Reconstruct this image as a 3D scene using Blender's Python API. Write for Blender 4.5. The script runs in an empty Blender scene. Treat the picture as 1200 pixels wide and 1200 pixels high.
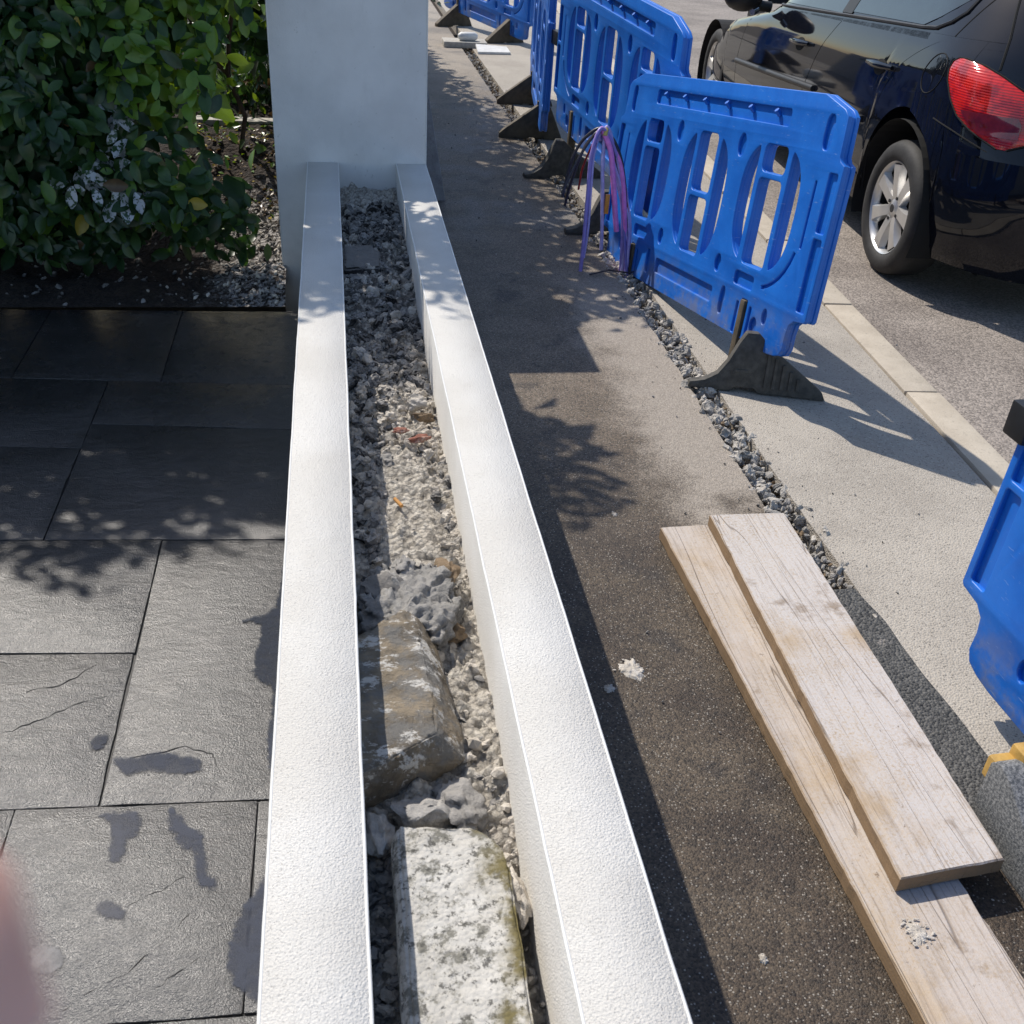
import bpy, bmesh, math, random
from mathutils import Vector, Matrix, noise, Quaternion
R = math.radians
random.seed(7)
S = bpy.context.scene
COL = S.collection

# ------------------------------------------------------------------ camera, sky, sun, exposure
cam_d = bpy.data.cameras.new('camera'); cam = bpy.data.objects.new('camera', cam_d); COL.objects.link(cam)
RT = Vector((0.98677201, -0.15123253, 0.05839276)); UP = Vector((0.03387089, 0.54457585, 0.83802739)); FW = Vector((0.15853629, 0.82496416, -0.54249459))
cam.matrix_world = Matrix(((RT.x, UP.x, -FW.x, 0), (RT.y, UP.y, -FW.y, 0), (RT.z, UP.z, -FW.z, 1.66), (0, 0, 0, 1)))
cam_d.sensor_fit = 'HORIZONTAL'; cam_d.sensor_width = 36; cam_d.lens = 36 * 1189.18 / 1200
cam_d.clip_start = 0.01; cam_d.clip_end = 800
cam_d.dof.use_dof = True; cam_d.dof.focus_distance = 3.2; cam_d.dof.aperture_fstop = 14
S.camera = cam
SUN_DIR = Vector((-0.463, 0.70, 1.0)).normalized()          # towards the sun
W = bpy.data.worlds.new('World'); S.world = W; W.use_nodes = True
nt = W.node_tree; bg = nt.nodes['Background']; sky = nt.nodes.new('ShaderNodeTexSky')
sky.sky_type = 'NISHITA'; sky.sun_disc = False
sky.sun_elevation = math.asin(SUN_DIR.z); sky.sun_rotation = math.atan2(SUN_DIR.x, SUN_DIR.y)
sky.air_density = 1.0; sky.dust_density = 0.8
nt.links.new(sky.outputs[0], bg.inputs[0]); bg.inputs[1].default_value = 0.15
sd = bpy.data.lights.new('sun', 'SUN'); sun = bpy.data.objects.new('sun', sd); COL.objects.link(sun)
sd.energy = 4.3; sd.angle = R(0.53); sd.color = (1.0, 0.935, 0.84)
sun.rotation_euler = SUN_DIR.to_track_quat('Z', 'Y').to_euler(); sun.location = (-4, 6, 9)
vs = S.view_settings; vs.view_transform = 'Standard'; vs.look = 'None'; vs.exposure = 0.14; vs.gamma = 1.0; vs.use_curve_mapping = False
S.cycles.use_denoising = True
S.cycles.max_bounces = 6; S.cycles.transparent_max_bounces = 12

# ------------------------------------------------------------------ node helpers
class NB:
    def __init__(s, name):
        s.m = bpy.data.materials.new(name); s.m.use_nodes = True
        s.t = s.m.node_tree; s.n = s.t.nodes; s.b = s.n['Principled BSDF']
        g = s.n.new('ShaderNodeNewGeometry'); s.pos = g.outputs['Position']; s.geo = g
        s.tc = s.n.new('ShaderNodeTexCoord'); s.obj = s.tc.outputs['Object']
    def put(s, inp, v):
        if hasattr(v, 'is_linked') or isinstance(v, bpy.types.NodeSocket): s.t.links.new(v, inp)
        elif isinstance(v, (tuple, list)): inp.default_value = tuple(v) + ((1,) if len(v) == 3 and len(inp.default_value) == 4 else ())
        else: inp.default_value = v
    def math(s, op, a, b=0.0, c=None, clamp=False):
        n = s.n.new('ShaderNodeMath'); n.operation = op; n.use_clamp = clamp
        s.put(n.inputs[0], a); s.put(n.inputs[1], b)
        if c is not None: s.put(n.inputs[2], c)
        return n.outputs[0]
    def noise(s, scale, detail=4, rough=0.55, co=None, dist=0.0, dims=None):
        n = s.n.new('ShaderNodeTexNoise'); n.inputs['Scale'].default_value = scale; n.inputs['Detail'].default_value = detail
        n.inputs['Roughness'].default_value = rough; n.inputs['Distortion'].default_value = dist
        s.t.links.new(co or s.pos, n.inputs['Vector']); return n.outputs['Fac']
    def voro(s, scale, co=None, feature='F1', out='Distance', rnd=1.0):
        n = s.n.new('ShaderNodeTexVoronoi'); n.feature = feature; n.inputs['Scale'].default_value = scale; n.inputs['Randomness'].default_value = rnd
        s.t.links.new(co or s.pos, n.inputs['Vector']); return n.outputs[out]
    def scale(s, v, co=None):
        n = s.n.new('ShaderNodeMapping'); n.inputs['Scale'].default_value = v; s.t.links.new(co or s.pos, n.inputs['Vector']); return n.outputs[0]
    def rot(s, r, sc, co=None):
        n = s.n.new('ShaderNodeMapping'); n.inputs['Rotation'].default_value = r; n.inputs['Scale'].default_value = sc; s.t.links.new(co or s.pos, n.inputs['Vector']); return n.outputs[0]
    def sep(s, co=None):
        n = s.n.new('ShaderNodeSeparateXYZ'); s.t.links.new(co or s.pos, n.inputs[0]); return n.outputs
    def ramp(s, v, a, b):                                   # smooth 0..1 between a and b
        n = s.n.new('ShaderNodeMapRange'); n.interpolation_type = 'SMOOTHSTEP'
        s.put(n.inputs['Value'], v); n.inputs['From Min'].default_value = a; n.inputs['From Max'].default_value = b
        if a > b:
            n.inputs['From Min'].default_value = b; n.inputs['From Max'].default_value = a
            n.inputs['To Min'].default_value = 1; n.inputs['To Max'].default_value = 0
        return n.outputs[0]
    def mix(s, f, a, b):
        n = s.n.new('ShaderNodeMix'); n.data_type = 'RGBA'; s.put(n.inputs['Factor'], f); s.put(n.inputs[6], a); s.put(n.inputs[7], b); return n.outputs[2]
    def col(s, stops, v):
        n = s.n.new('ShaderNodeValToRGB'); s.put(n.inputs[0], v); e = n.color_ramp.elements
        while len(e) > 1: e.remove(e[-1])
        e[0].position = stops[0][0]; e[0].color = tuple(stops[0][1]) + (1,)
        for p, c in stops[1:]:
            q = e.new(p); q.color = tuple(c) + (1,)
        return n.outputs[0]
    def bump(s, h, strength=0.5, dist=0.01, prev=None):
        n = s.n.new('ShaderNodeBump'); n.inputs['Strength'].default_value = strength; n.inputs['Distance'].default_value = dist
        s.put(n.inputs['Height'], h)
        if prev is not None: s.t.links.new(prev, n.inputs['Normal'])
        s.last = n.outputs[0]; return n.outputs[0]
    def done(s, color=None, rough=None, normal=None, **kw):
        if color is not None: s.put(s.b.inputs['Base Color'], color)
        if rough is not None: s.put(s.b.inputs['Roughness'], rough)
        if normal is not None: s.t.links.new(normal, s.b.inputs['Normal'])
        for k, v in kw.items(): s.put(s.b.inputs[k.replace('_', ' ')], v)
        return s.m

def simple(name, color, rough=0.5, var=0.12, scale=20, bumpd=0.0, bscale=120, **kw):
    q = NB(name); f = q.noise(scale, 4, co=q.obj)
    c = q.mix(q.ramp(f, .3, .7), tuple(x * (1 - var) for x in color), tuple(min(1, x * (1 + var)) for x in color))
    nrm = q.bump(q.noise(bscale, 4, co=q.obj), .6, bumpd) if bumpd else None
    return q.done(c, rough, nrm, **kw)

M = {}
# white textured render on the planter walls
q = NB('white_render')
g = q.voro(330, q.scale((1, 1, 1)), 'SMOOTH_F1'); n1 = q.noise(520, 3); big = q.noise(3.5, 4)
c = q.mix(q.ramp(big, .35, .7), (.585, .56, .515), (.65, .63, .59))
c = q.mix(q.math('MULTIPLY', q.ramp(q.noise(16, 6, .7), .58, .78), .45), c, (.50, .47, .42))
pit = q.ramp(q.noise(300, 3, .6), .60, .70)
c = q.mix(q.math('MULTIPLY', pit, .55), c, (.36, .34, .31))
c = q.mix(q.math('MULTIPLY', q.ramp(q.noise(2.2, 5, .7, q.scale((6, 1, 6))), .6, .75), .3), c, (.52, .50, .47))
h = q.math('ADD', q.math('MULTIPLY', g, .8), q.math('SUBTRACT', q.math('MULTIPLY', n1, .7), q.math('MULTIPLY', pit, .5)))
b1 = q.bump(h, .7, .0028); b1 = q.bump(q.noise(11, 5, .6, q.scale((1, .4, 1))), .22, .012, b1)
M['render'] = q.done(c, .88, b1)
q = NB('smooth_render')
big = q.noise(5, 5); fine = q.noise(160, 4)
c = q.mix(q.ramp(big, .3, .7), (.63, .62, .61), (.72, .71, .70))
Pz = q.sep(); c = q.mix(q.math('MULTIPLY', q.ramp(q.math('ADD', Pz[2], q.math('MULTIPLY', q.noise(9, 6, .7), .5)), .62, .2), .45), c, (.30, .28, .26))
c = q.mix(q.math('MULTIPLY', q.ramp(q.noise(3, 6, .7, q.scale((3, 3, 1))), .55, .75), .35), c, (.52, .51, .50))
c = q.mix(q.math('MULTIPLY', q.ramp(q.noise(45, 3, .7), .66, .74), .6), c, (.45, .44, .42))
M['pillar'] = q.done(c, .8, q.bump(q.noise(8, 5), .25, .01, q.bump(fine, .5, .0015)))
M['bead'] = simple('edge_bead', (.70, .69, .66), .45, .04)
# pavement : worn bituminous footway, damp and dark near the boards, dry and pale by the trench
q = NB('footway_asphalt'); P = q.sep()
wob = q.math('MULTIPLY', q.math('SUBTRACT', q.noise(2.2, 5, .6), .5), 1.1)
wob2 = q.math('MULTIPLY', q.math('SUBTRACT', q.noise(7, 5, .6), .5), .35)
xw = q.math('ADD', q.math('ADD', P[0], q.math('MULTIPLY', wob, .35)), wob2); yw = q.math('ADD', q.math('ADD', P[1], wob), wob2)
dryY = q.math('MULTIPLY', q.ramp(yw, 2.35, 2.62), q.ramp(yw, 4.9, 4.2))
dry = q.math('MULTIPLY', q.ramp(xw, .90, 1.16), dryY)
far = q.ramp(yw, 8.4, 10.2)
dry = q.math('MAXIMUM', dry, far)
midm = q.ramp(yw, 1.9, 3.4)
cell = q.voro(235, None, 'F1', 'Color'); cs = q.n.new('ShaderNodeSeparateColor'); q.t.links.new(cell, cs.inputs[0])
dv = q.voro(235)
base = q.mix(midm, (.042, .029, .019), (.155, .12, .085))
base = q.mix(q.math('MULTIPLY', q.ramp(q.noise(5, 6, .65), .42, .68), .7), base, (.085, .062, .04))
base = q.mix(q.math('MULTIPLY', q.ramp(q.noise(2.1, 6, .6), .46, .62), .65), base, (.10, .076, .05))
base = q.mix(q.math('MULTIPLY', q.ramp(q.noise(3.3, 6, .65), .55, .66), .7), base, (.03, .024, .02))
base = q.mix(dry, base, (.34, .295, .245))
base = q.mix(q.math('MULTIPLY', q.ramp(yw, 4.6, 5.6), q.math('MULTIPLY', q.ramp(q.noise(1.6, 5, .6), .45, .62), .75)), base, (.17, .16, .15))
base = q.mix(q.math('MULTIPLY', q.ramp(q.noise(11, 6, .7), .6, .75), .35), base, (.2, .18, .15))
amp_ = q.math('SUBTRACT', 1.3, q.math('MULTIPLY', dry, .85)); val = q.math('ADD', q.math('SUBTRACT', 1.0, q.math('MULTIPLY', amp_, .5)), q.math('MULTIPLY', cs.outputs[0], amp_))
hs = q.n.new('ShaderNodeHueSaturation'); q.t.links.new(base, hs.inputs['Color']); q.t.links.new(val, hs.inputs['Value'])
base2 = None
speck = q.math('MULTIPLY', q.ramp(cs.outputs[1], .89, .93), q.ramp(dv, .6, .25))
c = q.mix(q.math('MULTIPLY', speck, .75), hs.outputs[0], (.42, .38, .32))
hgt = q.math('ADD', q.math('SUBTRACT', cs.outputs[2], q.math('MULTIPLY', dv, .9)), q.math('MULTIPLY', q.noise(420, 3, .7), .8))
rg = q.mix(dry, (.62, .62, .62), (.85, .85, .85))
M['asphalt'] = q.done(c, q.math('ADD', .6, q.math('MULTIPLY', dry, .25)), q.bump(q.noise(30, 5), .3, .006, q.bump(hgt, .7, .003)))
# dark fresh patching
q = NB('fresh_asphalt'); dv = q.voro(150); cell = q.voro(150, None, 'F1', 'Color')
cs = q.n.new('ShaderNodeSeparateColor'); q.t.links.new(cell, cs.inputs[0])
c = q.mix(cs.outputs[0], (.03, .03, .03), (.12, .117, .11)); c = q.mix(q.ramp(q.noise(9, 6, .7), .58, .72), c, (.24, .22, .2))
M['fresh'] = q.done(c, .75, q.bump(q.math('SUBTRACT', 1, dv), .9, .006))
# pale old concrete/asphalt strip
q = NB('pale_footway'); dv = q.voro(165); cell = q.voro(165, None, 'F1', 'Color')
cs = q.n.new('ShaderNodeSeparateColor'); q.t.links.new(cell, cs.inputs[0])
c = q.mix(q.ramp(q.noise(2.5, 6, .6), .35, .65), (.335, .300, .255), (.41, .37, .315))
c = q.mix(q.math('MULTIPLY', q.ramp(cs.outputs[0], .72, .95), q.math('MULTIPLY', q.ramp(dv, .6, .3), .75)), c, (.11, .1, .09))
c = q.mix(q.math('MULTIPLY', q.ramp(cs.outputs[1], .85, .95), .5), c, (.5, .46, .4))
c = q.mix(q.math('MULTIPLY', q.ramp(q.noise(7, 6, .7), .62, .75), .5), c, (.42, .39, .35))
M['pale'] = q.done(c, .88, q.bump(q.math('SUBTRACT', 1, dv), .7, .004))
q = NB('kerb_concrete'); c = q.mix(q.ramp(q.noise(6, 6, .65), .35, .65), (.42, .365, .29), (.50, .44, .355))
c = q.mix(q.math('MULTIPLY', q.ramp(q.noise(70, 4, .7), .55, .7), .4), c, (.2, .18, .15))
M['kerb'] = q.done(c, .85, q.bump(q.noise(140, 4), .5, .003))
q = NB('road_asphalt'); dv = q.voro(120); cell = q.voro(120, None, 'F1', 'Color')
cs = q.n.new('ShaderNodeSeparateColor'); q.t.links.new(cell, cs.inputs[0])
c = q.mix(q.ramp(q.noise(1.4, 6, .65), .35, .65), (.185, .158, .137), (.265, .23, .20))
hs = q.n.new('ShaderNodeHueSaturation'); q.t.links.new(c, hs.inputs['Color']); q.t.links.new(q.math('ADD', .6, q.math('MULTIPLY', cs.outputs[0], .8)), hs.inputs['Value'])
c = q.mix(q.math('MULTIPLY', q.ramp(q.noise(24, 5, .75), .66, .72), .8), hs.outputs[0], (.05, .04, .035))
c = q.mix(q.math('MULTIPLY', q.ramp(q.noise(9, 5, .75), .68, .78), .5), c, (.36, .33, .3))
M['road'] = q.done(c, .85, q.bump(q.math('SUBTRACT', 1, dv), .6, .005))
# imprinted slate-look paving with a sealed, damp sheen
q = NB('slate_paving')
cl = q.noise(9, 8, .62, q.rot((0, 0, R(28)), (1, 2.6, 1)), 1.2); fine = q.noise(230, 3, .6); mid = q.noise(48, 5, .65, q.rot((0, 0, R(-35)), (1, 2.2, 1)), .8)
c = q.mix(q.ramp(q.noise(4, 6, .6), .35, .68), (.014, .014, .015), (.032, .030, .030))
c = q.mix(q.math('MULTIPLY', q.ramp(cl, .52, .7), .5), c, (.075, .066, .06))
c = q.mix(q.math('MULTIPLY', q.ramp(q.noise(70, 4, .7), .55, .72), .45), c, (.02, .02, .022))
ln = q.ramp(q.math('ABSOLUTE', q.math('SUBTRACT', q.noise(3.2, 3, .5, q.rot((0, 0, R(33)), (1, 2.4, 1)), .6), .5)), .0, .012)
hh = q.math('ADD', q.math('MULTIPLY', cl, .9), q.math('ADD', q.math('MULTIPLY', mid, .28), q.math('MULTIPLY', q.math('MULTIPLY', ln, q.ramp(q.noise(5, 3), .45, .6)), .05)))
b1 = q.bump(q.noise(14, 7, .6, q.rot((0, 0, R(28)), (1, 1.8, 1)), .9), .28, .014); b1 = q.bump(hh, .20, .010, b1); b1 = q.bump(q.math('ADD', fine, q.math('MULTIPLY', q.noise(420, 2), .9)), .72, .0018, b1)
blo = q.ramp(q.noise(6.5, 8, .74, q.rot((0, 0, R(28)), (1, 2.0, 1))), .60, .68)
c = q.mix(q.math('MULTIPLY', blo, .6), c, (.012, .012, .013))
c = q.mix(q.math('MULTIPLY', q.ramp(fine, .5, .68), .45), c, (.17, .15, .135))
rg = q.math('ADD', .315, q.math('MULTIPLY', q.ramp(q.noise(18, 6, .7), .3, .7), .12))
rg = q.math('ADD', q.math('ADD', rg, q.math('MULTIPLY', blo, .10)), q.math('MULTIPLY', q.math('SUBTRACT', q.noise(310, 3, .7), .5), .30))
c = q.mix(.25, c, (.022, .023, .027))
wetm = q.ramp(q.math('ADD', q.sep()[1], q.math('MULTIPLY', q.math('SUBTRACT', q.noise(2.6, 6, .7), .5), 2.6)), 2.9, 3.5)
rg = q.math('SUBTRACT', rg, q.math('MULTIPLY', wetm, .16))
M['slate'] = q.done(c, rg, b1, Specular_IOR_Level=1.0)
M['grout'] = simple('joint_dark', (.016, .015, .015), .6, .3, 60, .002)
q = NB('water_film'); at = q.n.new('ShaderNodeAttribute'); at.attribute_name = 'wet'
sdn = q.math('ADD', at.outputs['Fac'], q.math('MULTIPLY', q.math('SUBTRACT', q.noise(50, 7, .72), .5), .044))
M['water'] = q.done((.042, .047, .062), .12, None, Specular_IOR_Level=.6, Alpha=q.math('MULTIPLY', q.ramp(sdn, -.005, .006), q.math('ADD', .62, q.math('MULTIPLY', q.ramp(q.noise(30, 6, .7), .35, .6), .30))))  # blue-grey base colour carries a painted hint of sky reflection
q = NB('soil'); f = q.noise(26, 8, .7); v = q.voro(55)
c = q.mix(q.ramp(f, .35, .7), (.012, .008, .006), (.05, .034, .024))
P = q.sep(); dist = q.math('ADD', q.math('MULTIPLY', q.math('SUBTRACT', q.noise(7, 6, .7), .5), .5), P[0])
d1 = q.math('MULTIPLY', q.ramp(dist, -.62, -.38), q.ramp(P[1], 5.3, 4.9))
dust = q.math('MULTIPLY', d1, q.ramp(q.noise(34, 6, .75), .44, .56))
c = q.mix(dust, c, (.42, .40, .39))
M['soil'] = q.done(c, .95, q.bump(q.math('ADD', f, q.math('MULTIPLY', v, -.6)), 1, .03))
# mortar dust and rubble
q = NB('mortar_rubble'); P = q.sep(); f = q.noise(30, 8, .72); v = q.voro(75)
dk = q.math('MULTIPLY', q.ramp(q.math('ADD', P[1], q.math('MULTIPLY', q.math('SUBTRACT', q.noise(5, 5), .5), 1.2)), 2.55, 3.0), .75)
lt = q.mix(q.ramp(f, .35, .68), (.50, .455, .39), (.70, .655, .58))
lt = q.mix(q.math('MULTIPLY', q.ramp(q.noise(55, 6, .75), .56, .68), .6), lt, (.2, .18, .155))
lt = q.mix(q.math('MULTIPLY', q.ramp(q.math('ADD', v, q.math('MULTIPLY', q.noise(90, 5, .7), .5)), .70, .92), .5), lt, (.13, .115, .10))  # shade painted into the colour of the crevices between lumps
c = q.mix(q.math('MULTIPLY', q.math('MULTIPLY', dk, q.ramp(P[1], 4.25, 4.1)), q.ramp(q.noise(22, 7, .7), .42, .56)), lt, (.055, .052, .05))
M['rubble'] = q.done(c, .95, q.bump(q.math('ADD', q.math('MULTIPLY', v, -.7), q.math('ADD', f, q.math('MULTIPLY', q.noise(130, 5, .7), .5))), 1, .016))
def stone(name, a, b, dustc=(.5, .47, .43), dust=.4, sc=30, rough=.9, bd=.01, settle=0.0):
    q = NB(name); f = q.noise(sc, 7, .68, q.obj); c = q.mix(q.ramp(f, .35, .68), a, b)
    dm = q.math('MULTIPLY', q.ramp(q.noise(sc * .6, 7, .75, q.obj), .62 - dust * .3, .70), min(1, dust * 1.8))
    if settle: dm = q.math('MAXIMUM', dm, q.math('MULTIPLY', q.ramp(q.math('ADD', q.sep(q.geo.outputs['Normal'])[2], q.math('MULTIPLY', q.math('SUBTRACT', q.noise(60, 5, .7), .5), .9)), .25, .8), settle))
    c = q.mix(dm, c, dustc)
    return q.done(c, rough, q.bump(q.math('ADD', f, q.math('MULTIPLY', q.noise(sc * 5, 5, .7, q.obj), .4)), .9, bd))
M['st_light'] = stone('mortar_lumps', (.46, .415, .355), (.66, .61, .54), dust=.3)
M['st_grey'] = stone('grey_stone', (.10, .10, .105), (.22, .215, .21), dust=.35, settle=.5)
M['st_dark'] = stone('dark_stone', (.022, .021, .022), (.07, .066, .064), dust=.2, settle=.35)
M['st_brick'] = stone('brick_red', (.26, .10, .07), (.36, .17, .12), dust=.45)
M['st_brown'] = stone('brown_stone', (.16, .11, .065), (.26, .19, .12), dust=.1)
M['st_lump'] = stone('mortar_covered', (.22, .215, .21), (.42, .40, .375), (.60, .57, .53), .75, 22, bd=.016, settle=.35)
M['st_lump2'] = stone('grey_crusted', (.12, .12, .12), (.26, .25, .24), (.58, .55, .5), .5, 18, bd=.018, settle=.3)
M['gravel'] = stone('gravel_grey', (.22, .21, .195), (.46, .43, .39), (.5, .45, .38), .35, 40)
M['gravel2'] = stone('gravel_pale', (.42, .39, .35), (.60, .56, .50), (.25, .2, .16), .3, 40)
q = NB('sandstone_block'); f = q.noise(9, 8, .68, q.rot((0, 0, R(25)), (1, 1.6, 1)), .4)
c = q.mix(q.ramp(f, .36, .66), (.11, .09, .065), (.26, .21, .145)); c = q.mix(q.math('MULTIPLY', q.ramp(q.noise(13, 7, .7), .46, .6), .85), c, (.155, .15, .14))
c = q.mix(q.math('MULTIPLY', q.ramp(q.noise(15, 7, .8, q.rot((0, 0, R(35)), (1, 1.7, 1))), .53, .60), .9), c, (.56, .54, .50))
M['sandstone'] = q.done(c, .85, q.bump(q.math('ADD', f, q.math('MULTIPLY', q.noise(60, 6, .7), .5)), .9, .014))
q = NB('lichen_slab'); c = q.mix(q.ramp(q.noise(9, 6, .6), .35, .65), (.45, .43, .39), (.58, .565, .53))
c = q.mix(q.math('MULTIPLY', q.ramp(q.noise(24, 7, .75), .50, .59), .85), c, (.14, .135, .11))
c = q.mix(q.math('MULTIPLY', q.ramp(q.noise(75, 4, .7), .55, .63), .85), c, (.07, .068, .06))
P = q.sep(); c = q.mix(q.math('MULTIPLY', q.ramp(q.math('ADD', P[0], q.math('MULTIPLY', q.math('SUBTRACT', q.noise(12, 5), .5), .16)), .165, .215), q.ramp(q.noise(14, 6, .7), .4, .58)), c, (.15, .125, .05))
M['lichen'] = q.done(c, .9, q.bump(q.math('ADD', q.noise(60, 7, .7), q.math('MULTIPLY', q.voro(130), -.5)), .8, .005))
# weathered scaffold boards
def woodmat(nm_, dusty):
    q = NB(nm_); co = q.scale((1, .045, 1), q.obj)
    gr = q.noise(75, 6, .6, co, .6); wv = q.noise(9, 4, .5, q.scale((1, .12, 1), q.obj), 1.2)
    c = q.mix(q.ramp(gr, .3, .7), (.35, .255, .16), (.49, .375, .25))
    c = q.mix(q.math('MULTIPLY', q.ramp(wv, .45, .7), .55), c, (.27, .19, .12))
    c = q.mix(q.math('MULTIPLY', q.ramp(q.noise(3.6, 6, .65, q.obj), .42, .60), .8), c, (.50, .42, .35))
    c = q.mix(q.math('MULTIPLY', q.ramp(q.noise(110, 4, .7, q.obj), .58, .7), .3), c, (.22, .17, .12))
    ck = q.ramp(q.math('ABSOLUTE', q.math('SUBTRACT', q.noise(16, 2, .4, q.scale((1, .03, 1), q.obj), .4), .5)), 0, .006)
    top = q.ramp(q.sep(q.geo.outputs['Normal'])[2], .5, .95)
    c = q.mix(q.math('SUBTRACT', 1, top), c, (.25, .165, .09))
    dustm = q.math('MULTIPLY', q.math('MULTIPLY', q.ramp(q.noise(2.6, 6, .65, q.obj), .30, .52), q.ramp(q.noise(140, 4, .75, q.obj), .30, .55)), top)
    c = q.mix(q.math('MULTIPLY', dustm, dusty), c, (.53, .50, .475))
    c = q.mix(q.math('MULTIPLY', q.math('SUBTRACT', 1, ck), .6), c, (.10, .065, .04))
    c = q.mix(q.math('MULTIPLY', q.ramp(q.noise(4.5, 6, .72, q.obj), .58, .70), .7), c, (.20, .135, .08))
    c = q.mix(q.math('MULTIPLY', q.ramp(q.noise(38, 5, .75, q.obj), .64, .70), .7), c, (.13, .09, .06))
    c = q.mix(q.math('MULTIPLY', q.ramp(q.noise(170, 5, .7, q.scale((1, .03, 1), q.obj)), .52, .66), .45), c, (.17, .125, .09))
    return q.done(c, .88, q.bump(q.math('ADD', q.math('ADD', q.math('MULTIPLY', gr, .9), ck), q.math('MULTIPLY', q.noise(180, 4, .7, q.obj), .4)), .65, .003))
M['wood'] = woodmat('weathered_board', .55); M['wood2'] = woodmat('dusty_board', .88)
# plastics
q = NB('blue_plastic'); f = q.noise(6, 6, .65, q.obj); fs = q.noise(38, 6, .75, q.scale((1, 1, 2.2), q.obj))
c = q.mix(q.ramp(f, .3, .7), (.005, .115, .50), (.010, .155, .60))
c = q.mix(q.math('MULTIPLY', q.ramp(fs, .58, .76), .45), c, (.10, .24, .58))
P = q.sep(q.obj); c = q.mix(q.math('MULTIPLY', q.ramp(P[2], .22, .02), q.math('MULTIPLY', q.ramp(q.noise(9, 5, .7, q.obj), .4, .65), .6)), c, (.20, .20, .21))
sc_ = q.ramp(q.noise(24, 3, .6, q.rot((0, R(40), 0), (1, 1, 7), q.obj)), .66, .72)
c = q.mix(q.math('MULTIPLY', sc_, .4), c, (.30, .40, .62))
M['blue'] = q.done(c, q.math('ADD', .32, q.math('MULTIPLY', fs, .22)), q.bump(q.noise(60, 4, co=q.obj), .1, .003))
M['rubber'] = simple('recycled_rubber', (.062, .058, .05), .7, .35, 30, .003, 200)
M['rubber_brown'] = simple('dusty_rubber', (.085, .066, .042), .75, .35, 18, .003, 200)
q = NB('granular_foot'); c = q.mix(q.ramp(q.noise(150, 4, .75, q.obj), .4, .62), (.08, .085, .09), (.25, .25, .245)); M['granite'] = q.done(c, .85, q.bump(q.noise(170, 4, .7, q.obj), .7, .003))
M['yellow'] = simple('yellow_plastic', (.46, .28, .07), .55, .2, 25, .002)
M['black'] = simple('black_plastic', (.012, .012, .013), .45, .2)
for nm, cc in dict(purple=(.30, .22, .55), lilac=(.46, .38, .66), pink=(.78, .22, .58), darkduct=(.035, .03, .04), violet=(.20, .15, .42), orange=(.7, .25, .03), redduct=(.35, .03, .02), tape=(.55, .42, .10)).items():
    M[nm] = simple('duct_' + nm, cc, .38, .12, 40)
# car
q = NB('car_paint'); fl = q.noise(90, 3, .7)
c = q.mix(q.math('MULTIPLY', q.ramp(q.noise(7, 6, .7), .45, .75), .25), (.005, .006, .010), (.02, .02, .022))
M['paint'] = q.done(c, .45, None, Coat_Weight=.85, Coat_Roughness=.04, Specular_IOR_Level=.0)
M['trim'] = simple('car_trim', (.012, .012, .013), .5, .2)
M['arch'] = simple('wheel_arch_liner', (.006, .006, .006), .9, .2)
M['tyre'] = simple('tyre_rubber', (.022, .021, .02), .72, .3, 14, .002, 90)
M['alloy'] = simple('alloy_silver', (.62, .61, .59), .34, .08, 9, Metallic=.75)
M['glass'] = simple('car_glass', (.012, .022, .022), .04, .2, Specular_IOR_Level=.8)
q = NB('red_lens'); st = q.math('SINE', q.math('MULTIPLY', q.sep()[2], 620.0)); f = q.noise(14, 4, .6)
c = q.mix(q.ramp(f, .4, .62), (.66, .015, .006), (.34, .006, .005))
M['lens'] = q.done(c, .08, q.bump(st, .3, .002), Coat_Weight=1.0, Coat_Roughness=.03, Emission_Color=(0, 0, 0), Subsurface_Weight=0.0)
M['lensdark'] = simple('smoked_lens', (.16, .012, .012), .08, .3, 25, Coat_Weight=1.0)
M['chrome'] = simple('bright_metal', (.7, .7, .7), .2, .05, Metallic=1.0)
M['reflector'] = simple('clear_lens', (.35, .34, .35), .2, .1)
# plants
def leafmat(name, a, b, trans=(.05, .12, .01), rough=.33, dust=0.0):
    q = NB(name); oi = q.n.new('ShaderNodeObjectInfo'); f = q.noise(7, 4, .6); f2 = q.noise(90, 3, .6)
    c = q.mix(q.ramp(q.math('ADD', q.math('MULTIPLY', f, .7), q.math('MULTIPLY', f2, .3)), .38, .62), a, b)
    if dust: c = q.mix(q.math('MULTIPLY', q.ramp(q.noise(48, 4, .6), .44, .52), dust), c, (.62, .64, .68))
    t = q.n.new('ShaderNodeBsdfTranslucent'); t.inputs[0].default_value = trans + (1,)
    mx = q.n.new('ShaderNodeMixShader'); mx.inputs[0].default_value = .28
    q.done(c, rough)
    q.t.links.new(q.b.outputs[0], mx.inputs[1]); q.t.links.new(t.outputs[0], mx.inputs[2])
    q.t.links.new(mx.outputs[0], q.n['Material Output'].inputs[0]); return q.m
M['leaf_a'] = leafmat('leaf_green', (.028, .068, .019), (.056, .115, .030), (.05, .13, .01))
M['leaf_b'] = leafmat('leaf_dark', (.014, .038, .014), (.030, .072, .024), (.03, .08, .008))
M['leaf_c'] = leafmat('leaf_fresh_lit', (.08, .17, .025), (.13, .23, .03), (.30, .46, .02))  # fresh green, also the painted sunlit tone of the bush
M['leaf_y'] = leafmat('leaf_yellow', (.30, .22, .02), (.40, .30, .04), (.3, .24, .02))
M['leaf_w'] = leafmat('leaf_dusted', (.03, .07, .03), (.05, .10, .04), dust=1.0)
M['leaf_dry'] = leafmat('leaf_dry', (.10, .06, .03), (.17, .11, .05), (.12, .07, .02))
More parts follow.
